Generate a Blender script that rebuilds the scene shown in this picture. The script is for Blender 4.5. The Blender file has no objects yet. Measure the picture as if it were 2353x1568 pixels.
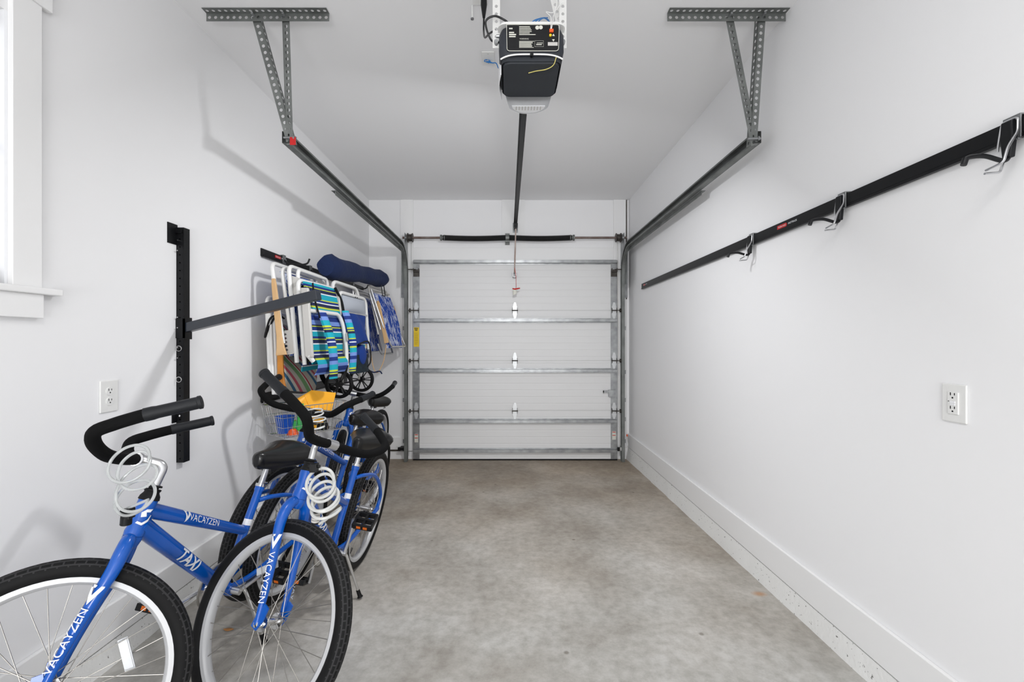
import bpy, math, random
from mathutils import Vector as V, Matrix as M
random.seed(7)
C = bpy.context.scene.collection
scn = bpy.context.scene
PI = math.pi

# ------------------------------------------------------------ camera, world, lights, exposure
F, CX, CY, H = 1040.0, 1168.0, 788.0, 1.30          # focal length in px, vanishing point, eye height
cam = bpy.data.objects.new('camera', bpy.data.cameras.new('camera')); C.objects.link(cam)
cam.location = (0, 0, H); cam.rotation_euler = (PI/2, 0, 0)
cam.data.sensor_width = 36; cam.data.lens = 36*F/2353
cam.data.shift_x = (1176.5-CX)/2353; cam.data.shift_y = -(784-CY)/2353
cam.data.clip_start = .05
scn.camera = cam
w = bpy.data.worlds.new('world'); scn.world = w; w.use_nodes = True
w.node_tree.nodes['Background'].inputs[0].default_value = (.93, .96, 1, 1)
w.node_tree.nodes['Background'].inputs[1].default_value = 1.0
scn.view_settings.view_transform = 'Standard'; scn.view_settings.look = 'None'
scn.view_settings.exposure = -0.04; scn.view_settings.gamma = 1.0; scn.view_settings.use_curve_mapping = False

def area(name, loc, aim, sx, sy, power, col=(1, 1, 1)):
    l = bpy.data.lights.new(name, 'AREA'); l.shape = 'RECTANGLE'; l.size = sx; l.size_y = sy
    l.energy = power; l.color = col
    o = bpy.data.objects.new(name, l); C.objects.link(o); o.location = loc
    o.rotation_euler = (V(aim)-V(loc)).to_track_quat('-Z', 'Y').to_euler()
    return o
XL, XR, YB, YF, ZC = -1.60, 1.385, 5.2, -3.4, 2.94
area('window_daylight', (XL-.30, .93, 1.98), (0, .93, 1.98), 1.0, 1.0, 3.5, (.96, .985, 1))
area('rear_fill_light', (-.1, YF-.25, 1.25), (-.1, 0, 1.25), 1.9, 2.2, 30, (.985, .99, 1))  # added fill from behind the viewer, through the added opening
area('ceiling_fill_light', (-.1, YF-.2, .45), (-.1, 4.6, ZC), 1.9, .8, 72, (.985, .99, 1))  # added low fill, aimed up to brighten the ceiling
area('added_ceiling_light', (-.1, .05, ZC-.085), (-.1, .05, 0), .55, .55, 13, (1, .99, .97))  # fill from the added lamp above the viewer
area('added_ceiling_light', (-.1, -1.7, ZC-.085), (-.1, -1.7, 0), .55, .55, 16, (1, .99, .97))  # fill from the added lamp behind the viewer
area('opener_bulb_light', (.093, 2.20, 2.33), (-.30, 3.9, .30), .18, .12, 24, (.98, .985, 1))

def onL(px, py, X=XL):      # point of the left wall (or of a plane parallel to it)
    y = F*X/(px-CX); return V((X, y, H-(py-CY)*y/F))
def atY(px, py, y): return V(((px-CX)*y/F, y, H-(py-CY)*y/F))
def fz(y): return -.014*(y-2.6)                      # the slab falls towards the garage door

# ------------------------------------------------------------ materials
def lin(c):
    c = c/255.0
    return c/12.92 if c <= .04045 else ((c+.055)/1.055)**2.4
def rgb(r, g, b): return (lin(r), lin(g), lin(b), 1)
def mat(name, col, rough=.5, metal=0, coat=0, spec=.5, bump=None, mottle=None, trans=0, alpha=1):
    m = bpy.data.materials.new(name); m.use_nodes = True
    nt = m.node_tree; b = nt.nodes['Principled BSDF']
    b.inputs['Base Color'].default_value = col; b.inputs['Roughness'].default_value = rough
    b.inputs['Metallic'].default_value = metal; b.inputs['Coat Weight'].default_value = coat
    b.inputs['Specular IOR Level'].default_value = spec
    b.inputs['Transmission Weight'].default_value = trans; b.inputs['Alpha'].default_value = alpha
    tc = nt.nodes.new('ShaderNodeTexCoord')
    if bump:
        n = nt.nodes.new('ShaderNodeTexNoise'); n.inputs['Scale'].default_value = bump[0]; n.inputs['Detail'].default_value = 4
        bp = nt.nodes.new('ShaderNodeBump'); bp.inputs['Strength'].default_value = bump[1]; bp.inputs['Distance'].default_value = bump[2]
        nt.links.new(tc.outputs['Object'], n.inputs['Vector']); nt.links.new(n.outputs['Fac'], bp.inputs['Height'])
        nt.links.new(bp.outputs['Normal'], b.inputs['Normal'])
    if mottle:      # (scale, other colour)
        n = nt.nodes.new('ShaderNodeTexNoise'); n.inputs['Scale'].default_value = mottle[0]; n.inputs['Detail'].default_value = 5
        r = nt.nodes.new('ShaderNodeValToRGB'); r.color_ramp.elements[0].color = col; r.color_ramp.elements[1].color = mottle[1]
        r.color_ramp.elements[0].position = .35; r.color_ramp.elements[1].position = .7
        nt.links.new(tc.outputs['Object'], n.inputs['Vector']); nt.links.new(n.outputs['Fac'], r.inputs['Fac'])
        nt.links.new(r.outputs['Color'], b.inputs['Base Color'])
    return m
def N(m, t): return m.node_tree.nodes.new(t)
def LK(m, a, b): m.node_tree.links.new(a, b)

WALL = mat('wall_paint', rgb(244, 244, 245), .75, spec=.25, bump=(260, .05, .001))
CEIL = mat('ceiling_paint', rgb(244, 244, 245), .8, spec=.2, bump=(300, .05, .001))
TRIM = mat('trim_paint', rgb(243, 243, 243), .5, spec=.35, bump=(120, .04, .001))
WHITE = mat('white_plastic', rgb(235, 235, 233), .35)
BRIGHT = mat('vinyl_white', rgb(246, 247, 250), .3)
SHADOWGAP = mat('painted_gap_shade', rgb(70, 64, 58), .9)  # dark colour painted in for the shade inside gaps
BLACK = mat('black_plastic', rgb(12, 13, 16), .38, spec=.35)
BLACKM = mat('black_powder_coat', rgb(8, 9, 12), .40, spec=.3, bump=(200, .05, .001))
RUBBER = mat('rubber', rgb(12, 12, 13), .6, spec=.25, bump=(150, .1, .001))
FOAM = mat('foam', rgb(11, 11, 12), .85, spec=.15, bump=(400, .2, .001))
GRIP = mat('grip_rubber', rgb(22, 24, 28), .5, spec=.3, bump=(90, .35, .002))
VINYL = mat('saddle_vinyl', rgb(5, 5, 6), .34, coat=.25, spec=.35, bump=(350, .03, .001))
BLUE = mat('blue_paint', rgb(0, 84, 180), .22, coat=.2)
DECAL = mat('white_decal', rgb(236, 238, 242), .35)
ALU = mat('polished_aluminium', rgb(205, 206, 208), .28, metal=1)
RIM = mat('rim_alloy', rgb(196, 197, 199), .4, metal=.2)
STEEL = mat('spoke_steel', rgb(150, 147, 142), .35, metal=.8)
CHROME = mat('chrome', rgb(215, 215, 215), .12, metal=1)
GALV = mat('galvanised_steel', rgb(168, 170, 171), .38, metal=.8, mottle=(14, rgb(136, 138, 140)))
GALVD = mat('galvanised_track', rgb(128, 131, 129), .5, metal=.55, mottle=(9, rgb(104, 107, 105)))
RUST = mat('rusty_shaft', rgb(105, 84, 74), .5, metal=.6, mottle=(10, rgb(140, 130, 125)))
DARKM = mat('dark_iron', rgb(84, 80, 76), .5, metal=.5, mottle=(18, rgb(60, 56, 52)))
HINGE = mat('bright_zinc', rgb(205, 207, 208), .4, metal=.5)
SPRING = mat('spring_black', rgb(20, 20, 20), .45)
WHITEFR = mat('white_enamel_tube', rgb(226, 226, 224), .3)
GREYPL = mat('grey_plastic', rgb(196, 194, 190), .45)
WOOD = mat('orange_wood', rgb(206, 136, 46), .45, mottle=(7, rgb(184, 114, 38)))
PINE = mat('pale_wood', rgb(214, 176, 128), .5, mottle=(9, rgb(200, 158, 108)))
NAVY = mat('navy_canvas', rgb(4, 30, 74), .85, bump=(30, .5, .01))
ROYAL = mat('royal_canvas', rgb(4, 52, 132), .8, bump=(20, .5, .01))
BLACKF = mat('black_webbing', rgb(18, 18, 20), .9)
MESHG = mat('grey_mesh', rgb(176, 182, 192), .8, bump=(300, .2, .001))
YELLOW = mat('yellow_plastic', rgb(252, 178, 20), .4, bump=(8, .2, .003))
YLABEL = mat('yellow_label', rgb(236, 200, 20), .5)
GREEN = mat('green_plastic', rgb(60, 180, 80), .4)
BLUEPL = mat('blue_plastic', rgb(20, 80, 180), .4)
ORANGE = mat('orange_plastic', rgb(236, 90, 30), .4)
RED = mat('red_plastic', rgb(200, 24, 24), .4)
AMBER = mat('amber_reflector', rgb(226, 110, 20), .3)
BROWN = mat('dry_leaf', rgb(170, 120, 70), .8)
CABLE = mat('blue_cable', rgb(40, 120, 190), .45)
WIREY = mat('yellow_wire', rgb(220, 205, 120), .4)
INK = mat('label_ink', rgb(215, 215, 205), .5)
INKD = mat('dark_ink', rgb(40, 36, 20), .5)
UNITG = mat('opener_charcoal', rgb(38, 42, 50), .5, bump=(250, .1, .001))
UNITB = mat('opener_base', rgb(44, 48, 54), .65)
CLEAR = mat('clear_vinyl', rgb(225, 228, 228), .15, trans=.55, spec=.6)
GLASSREF = mat('clear_reflector', rgb(225, 228, 232), .15, trans=.35)
LENS = mat('lamp_lens', rgb(240, 241, 243), .3)
REDREF = mat('red_reflector', rgb(170, 20, 16), .3)

def mat_floor():
    m = mat('concrete', rgb(180, 178, 173), .5, spec=.35)
    b = m.node_tree.nodes['Principled BSDF']; tc = N(m, 'ShaderNodeTexCoord'); sep = N(m, 'ShaderNodeSeparateXYZ')
    LK(m, tc.outputs['Object'], sep.inputs[0])
    n1 = N(m, 'ShaderNodeTexNoise'); n1.inputs['Scale'].default_value = 1.5; n1.inputs['Detail'].default_value = 9; n1.inputs['Roughness'].default_value = .62
    mp = N(m, 'ShaderNodeMapping'); mp.inputs['Scale'].default_value = (1, .8, 1); LK(m, tc.outputs['Object'], mp.inputs[0]); LK(m, mp.outputs[0], n1.inputs['Vector'])
    r1 = N(m, 'ShaderNodeValToRGB'); e = r1.color_ramp.elements
    e[0].position = .30; e[0].color = rgb(154, 149, 141); e[1].position = .68; e[1].color = rgb(212, 211, 208)
    k = r1.color_ramp.elements.new(.5); k.color = rgb(188, 186, 181)
    LK(m, n1.outputs['Fac'], r1.inputs['Fac'])
    # brown dirt tracked in near the garage door
    n2 = N(m, 'ShaderNodeTexNoise'); n2.inputs['Scale'].default_value = 1.1; n2.inputs['Detail'].default_value = 6
    LK(m, tc.outputs['Object'], n2.inputs['Vector'])
    mr = N(m, 'ShaderNodeMapRange'); mr.inputs['From Min'].default_value = 1.6; mr.inputs['From Max'].default_value = 5.0
    LK(m, sep.outputs['Y'], mr.inputs['Value'])
    ad = N(m, 'ShaderNodeMath'); ad.operation = 'MULTIPLY_ADD'; LK(m, n2.outputs['Fac'], ad.inputs[0]); ad.inputs[1].default_value = 1.3; ad.inputs[2].default_value = -.65
    ad2 = N(m, 'ShaderNodeMath'); ad2.operation = 'ADD'; ad2.use_clamp = True; LK(m, ad.outputs[0], ad2.inputs[0]); LK(m, mr.outputs[0], ad2.inputs[1])
    mx = N(m, 'ShaderNodeMix'); mx.data_type = 'RGBA'; mx.blend_type = 'MULTIPLY'
    LK(m, ad2.outputs[0], mx.inputs['Factor']); LK(m, r1.outputs['Color'], mx.inputs[6]); mx.inputs[7].default_value = rgb(222, 206, 188)
    # fine dark speckle
    n3 = N(m, 'ShaderNodeTexNoise'); n3.inputs['Scale'].default_value = 22; n3.inputs['Detail'].default_value = 7; n3.inputs['Roughness'].default_value = .7
    LK(m, tc.outputs['Object'], n3.inputs['Vector'])
    r3 = N(m, 'ShaderNodeValToRGB'); r3.color_ramp.elements[0].position = .3; r3.color_ramp.elements[0].color = (.72, .71, .69, 1)
    r3.color_ramp.elements[1].position = .62; r3.color_ramp.elements[1].color = (1.0, 1.0, 1.0, 1); LK(m, n3.outputs['Fac'], r3.inputs['Fac'])
    mx2 = N(m, 'ShaderNodeMix'); mx2.data_type = 'RGBA'; mx2.blend_type = 'MULTIPLY'; mx2.inputs['Factor'].default_value = 1
    LK(m, mx.outputs[2], mx2.inputs[6]); LK(m, r3.outputs['Color'], mx2.inputs[7])
    v = N(m, 'ShaderNodeTexVoronoi'); v.inputs['Scale'].default_value = 3.1; LK(m, tc.outputs['Object'], v.inputs['Vector'])
    r4 = N(m, 'ShaderNodeValToRGB'); r4.color_ramp.elements[0].position = .02; r4.color_ramp.elements[0].color = (.35, .32, .28, 1)
    r4.color_ramp.elements[1].position = .045; r4.color_ramp.elements[1].color = (1, 1, 1, 1); LK(m, v.outputs['Distance'], r4.inputs['Fac'])
    mx3 = N(m, 'ShaderNodeMix'); mx3.data_type = 'RGBA'; mx3.blend_type = 'MULTIPLY'; mx3.inputs['Factor'].default_value = .7
    LK(m, mx2.outputs[2], mx3.inputs[6]); LK(m, r4.outputs['Color'], mx3.inputs[7])
    mp2 = N(m, 'ShaderNodeMapping'); mp2.inputs['Location'].default_value = (-1.295*16, -2.335*24, 0); mp2.inputs['Scale'].default_value = (16, 24, 0); LK(m, tc.outputs['Object'], mp2.inputs[0])
    ln_ = N(m, 'ShaderNodeVectorMath'); ln_.operation = 'LENGTH'; LK(m, mp2.outputs[0], ln_.inputs[0])
    rr = N(m, 'ShaderNodeMapRange'); rr.inputs['From Min'].default_value = .15; rr.inputs['From Max'].default_value = .75; rr.inputs['To Min'].default_value = .6; rr.inputs['To Max'].default_value = 0; LK(m, ln_.outputs['Value'], rr.inputs['Value'])
    mx4 = N(m, 'ShaderNodeMix'); mx4.data_type = 'RGBA'; LK(m, rr.outputs[0], mx4.inputs['Factor']); LK(m, mx3.outputs[2], mx4.inputs[6]); mx4.inputs[7].default_value = rgb(190, 130, 70)
    LK(m, mx4.outputs[2], b.inputs['Base Color'])
    bp = N(m, 'ShaderNodeBump'); bp.inputs['Strength'].default_value = .25; bp.inputs['Distance'].default_value = .004
    LK(m, n1.outputs['Fac'], bp.inputs['Height']); LK(m, bp.outputs['Normal'], b.inputs['Normal'])
    mr2 = N(m, 'ShaderNodeMapRange'); mr2.inputs['To Min'].default_value = .42; mr2.inputs['To Max'].default_value = .68
    LK(m, n1.outputs['Fac'], mr2.inputs['Value']); LK(m, mr2.outputs[0], b.inputs['Roughness'])
    return m
FLOORM = mat_floor()

def mat_curb():
    m = mat('chipped_painted_concrete', rgb(238, 238, 236), .7, bump=(60, .5, .004))
    b = m.node_tree.nodes['Principled BSDF']; tc = N(m, 'ShaderNodeTexCoord')
    n = N(m, 'ShaderNodeTexNoise'); n.inputs['Scale'].default_value = 75; n.inputs['Detail'].default_value = 6; LK(m, tc.outputs['Object'], n.inputs['Vector'])
    r = N(m, 'ShaderNodeValToRGB'); r.color_ramp.elements[0].position = .30; r.color_ramp.elements[0].color = rgb(120, 118, 114)
    r.color_ramp.elements[1].position = .34; r.color_ramp.elements[1].color = rgb(238, 238, 236)
    LK(m, n.outputs['Fac'], r.inputs['Fac']); LK(m, r.outputs['Color'], b.inputs['Base Color'])
    return m
CURB = mat_curb()

def mat_door():
    m = mat('door_panel_paint', rgb(226, 226, 226), .45, spec=.3)
    b = m.node_tree.nodes['Principled BSDF']; tc = N(m, 'ShaderNodeTexCoord'); sep = N(m, 'ShaderNodeSeparateXYZ')
    LK(m, tc.outputs['Object'], sep.inputs[0])
    a = N(m, 'ShaderNodeMath'); a.operation = 'DIVIDE'; a.inputs[1].default_value = .076; LK(m, sep.outputs['Z'], a.inputs[0])
    f = N(m, 'ShaderNodeMath'); f.operation = 'FRACT'; LK(m, a.outputs[0], f.inputs[0])
    r = N(m, 'ShaderNodeValToRGB'); e = r.color_ramp.elements; e[0].position = 0; e[0].color = (0, 0, 0, 1); e[1].position = .10; e[1].color = (1, 1, 1, 1)
    k = e.new(.90); k.color = (1, 1, 1, 1); k = e.new(1.0); k.color = (0, 0, 0, 1)
    LK(m, f.outputs[0], r.inputs['Fac'])
    bp = N(m, 'ShaderNodeBump'); bp.inputs['Strength'].default_value = .42; bp.inputs['Distance'].default_value = .004
    LK(m, r.outputs['Color'], bp.inputs['Height']); LK(m, bp.outputs['Normal'], b.inputs['Normal'])
    return m
DOORP = mat_door()

def mat_tyre():
    m = mat('tyre_rubber', rgb(14, 14, 15), .65, spec=.22)
    b = m.node_tree.nodes['Principled BSDF']; tc = N(m, 'ShaderNodeTexCoord')
    br = N(m, 'ShaderNodeTexBrick'); br.inputs['Scale'].default_value = 1; br.inputs['Color1'].default_value = (1, 1, 1, 1); br.inputs['Color2'].default_value = (1, 1, 1, 1)
    br.inputs['Mortar'].default_value = (0, 0, 0, 1); br.inputs['Mortar Size'].default_value = .09; br.inputs['Brick Width'].default_value = 1.0; br.inputs['Row Height'].default_value = .5
    LK(m, tc.outputs['UV'], br.inputs['Vector'])
    sp = N(m, 'ShaderNodeSeparateXYZ'); LK(m, tc.outputs['UV'], sp.inputs[0])
    r = N(m, 'ShaderNodeValToRGB'); r.color_ramp.interpolation = 'CONSTANT'; e = r.color_ramp.elements
    e[0].position = 0; e[0].color = (1, 1, 1, 1); e[1].position = .3; e[1].color = (0, 0, 0, 1); k = e.new(.7); k.color = (1, 1, 1, 1)
    dv = N(m, 'ShaderNodeMath'); dv.operation = 'DIVIDE'; dv.inputs[1].default_value = 6; LK(m, sp.outputs['Y'], dv.inputs[0]); LK(m, dv.outputs[0], r.inputs['Fac'])
    mx = N(m, 'ShaderNodeMix'); mx.data_type = 'RGBA'; mx.blend_type = 'LIGHTEN'; mx.inputs['Factor'].default_value = 1
    LK(m, br.outputs['Color'], mx.inputs[6]); LK(m, r.outputs['Color'], mx.inputs[7])
    bp = N(m, 'ShaderNodeBump'); bp.inputs['Strength'].default_value = .9; bp.inputs['Distance'].default_value = .003
    LK(m, mx.outputs[2], bp.inputs['Height']); LK(m, bp.outputs['Normal'], b.inputs['Normal'])
    c = N(m, 'ShaderNodeMix'); c.data_type = 'RGBA'; LK(m, mx.outputs[2], c.inputs['Factor']); c.inputs[6].default_value = rgb(48, 48, 49); c.inputs[7].default_value = rgb(13, 13, 14)
    LK(m, c.outputs[2], b.inputs['Base Color'])
    return m
TYRE = mat_tyre()

def mat_stripes(name, bands, period, axis='Z', rough=.8, rot=0):
    m = mat(name, (1, 1, 1, 1), rough, bump=(500, .15, .001)); b = m.node_tree.nodes['Principled BSDF']
    tc = N(m, 'ShaderNodeTexCoord'); sp = N(m, 'ShaderNodeSeparateXYZ'); mp = N(m, 'ShaderNodeMapping'); mp.inputs['Rotation'].default_value = (0, rot, 0); LK(m, tc.outputs['Object'], mp.inputs[0]); LK(m, mp.outputs[0], sp.inputs[0])
    d = N(m, 'ShaderNodeMath'); d.operation = 'DIVIDE'; d.inputs[1].default_value = period; LK(m, sp.outputs[axis], d.inputs[0])
    f = N(m, 'ShaderNodeMath'); f.operation = 'FRACT'; LK(m, d.outputs[0], f.inputs[0])
    r = N(m, 'ShaderNodeValToRGB'); r.color_ramp.interpolation = 'CONSTANT'
    tot = sum(x[0] for x in bands); p = 0
    for i, (wd, c) in enumerate(bands):
        if i < 2: e = r.color_ramp.elements[i]; e.position = p/tot
        else: e = r.color_ramp.elements.new(p/tot)
        e.color = c; p += wd
    LK(m, f.outputs[0], r.inputs['Fac']); LK(m, r.outputs['Color'], b.inputs['Base Color'])
    return m
nv, wh, lm, tl, pw, db = rgb(14, 44, 120), rgb(225, 230, 235), rgb(190, 204, 62), rgb(10, 160, 180), rgb(110, 140, 205), rgb(14, 28, 70)
STRIPE = mat_stripes('teal_stripe_canvas', [(4, tl), (1, wh), (3, nv), (1, lm), (1, db), (4, pw), (4, nv), (3, pw), (4, tl), (1.5, lm), (3, db), (1, wh), (2, nv), (1, lm), (5, tl), (1, wh), (3, db), (1, lm), (2, nv)], .33)
MULTI = mat_stripes('candy_stripe_canvas', [(4, rgb(196, 190, 178)), (2, rgb(50, 98, 132)), (2, rgb(206, 202, 192)), (2, rgb(186, 82, 98)), (3, rgb(196, 190, 178)), (3, rgb(120, 166, 112)), (1, rgb(214, 210, 200)), (1, rgb(176, 34, 52))], .20, rot=-.5)

STRIPE2 = mat_stripes('teal_stripe_pad', [(1.5, lm), (4, tl), (3, pw), (3, nv), (3, pw), (4, tl), (1.5, lm), (3, nv), (1, wh), (2, nv), (1, lm), (4, tl), (2, db), (1, lm), (1, nv)], .28)
def mat_palm():
    m = mat('palm_print_canvas', (1, 1, 1, 1), .75, bump=(400, .15, .001)); b = m.node_tree.nodes['Principled BSDF']
    tc = N(m, 'ShaderNodeTexCoord'); mp = N(m, 'ShaderNodeMapping'); mp.inputs['Scale'].default_value = (1.0, 1, .62); mp.inputs['Rotation'].default_value = (0, .5, 0)
    LK(m, tc.outputs['Object'], mp.inputs[0])
    n = N(m, 'ShaderNodeTexNoise'); n.inputs['Scale'].default_value = 12; n.inputs['Detail'].default_value = 3; n.inputs['Distortion'].default_value = 1.5
    LK(m, mp.outputs[0], n.inputs['Vector'])
    wv = N(m, 'ShaderNodeTexWave'); wv.inputs['Scale'].default_value = 22; wv.inputs['Distortion'].default_value = 14; wv.inputs['Detail'].default_value = 2; wv.inputs['Detail Scale'].default_value = .5
    LK(m, mp.outputs[0], wv.inputs['Vector'])
    a = N(m, 'ShaderNodeMath'); a.operation = 'MULTIPLY_ADD'; a.inputs[1].default_value = .13; LK(m, wv.outputs['Fac'], a.inputs[0]); LK(m, n.outputs['Fac'], a.inputs[2])
    r = N(m, 'ShaderNodeValToRGB'); r.color_ramp.interpolation = 'CONSTANT'; e = r.color_ramp.elements
    e[0].position = 0; e[0].color = rgb(0, 66, 168); e[1].position = .60; e[1].color = rgb(228, 234, 244)
    k = e.new(.665); k.color = rgb(0, 74, 182); k = e.new(.70); k.color = rgb(228, 234, 244)
    LK(m, a.outputs[0], r.inputs['Fac']); LK(m, r.outputs['Color'], b.inputs['Base Color'])
    return m
PALM = mat_palm()

def mat_print():        # fine print: rows of broken dashes, nothing legible at this distance
    m = mat('fine_print', rgb(32, 36, 46), .5); b = m.node_tree.nodes['Principled BSDF']
    tc = N(m, 'ShaderNodeTexCoord'); br = N(m, 'ShaderNodeTexBrick')
    LK(m, tc.outputs['Object'], br.inputs['Vector'])
    return m
def mat_glass():
    m = bpy.data.materials.new('window_glass'); m.use_nodes = True; nt = m.node_tree; nt.nodes.remove(nt.nodes['Principled BSDF'])
    out = nt.nodes['Material Output']; t = N(m, 'ShaderNodeBsdfTransparent'); g = N(m, 'ShaderNodeBsdfGlossy'); g.inputs['Roughness'].default_value = .02
    fr = N(m, 'ShaderNodeFresnel'); mx = N(m, 'ShaderNodeMixShader'); LK(m, fr.outputs[0], mx.inputs[0]); LK(m, t.outputs[0], mx.inputs[1]); LK(m, g.outputs[0], mx.inputs[2]); LK(m, mx.outputs[0], out.inputs[0])
    return m
GLASS = mat_glass()
def mat_emit(name, col, s):
    m = mat(name, col, .5); b = m.node_tree.nodes['Principled BSDF']; b.inputs['Emission Color'].default_value = col; b.inputs['Emission Strength'].default_value = s
    return m
LAMP = mat_emit('added_lamp_diffuser', (1, .97, .93, 1), 2.5)  # glow of the added, unseen ceiling lamps

# ------------------------------------------------------------ mesh builder
def crom(pts, k=6, closed=False):
    P = [V(p) for p in pts]; n = len(P); out = []
    rng = range(n) if closed else range(n-1)
    for i in rng:
        p0 = P[(i-1) % n] if (closed or i > 0) else P[0]*2-P[1]
        p1 = P[i]; p2 = P[(i+1) % n]
        p3 = P[(i+2) % n] if (closed or i+2 < n) else P[-1]*2-P[-2]
        for j in range(k):
            t = j/k; t2 = t*t; t3 = t2*t
            out.append(.5*((2*p1)+(p2-p0)*t+(2*p0-5*p1+4*p2-p3)*t2+(3*p1-p0-3*p2+p3)*t3))
    if not closed: out.append(P[-1])
    return out
def fillet(pts, r, k=5):      # rounded corners on a polyline
    P = [V(p) for p in pts]; out = [P[0]]
    for i in range(1, len(P)-1):
        a = P[i-1]-P[i]; b = P[i+1]-P[i]; ra = min(r, a.length*.49, b.length*.49)
        A = P[i]+a.normalized()*ra; B = P[i]+b.normalized()*ra
        for j in range(k+1):
            t = j/k; out.append(A*(1-t)**2+P[i]*2*t*(1-t)+B*t*t)
    out.append(P[-1]); return out

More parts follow.
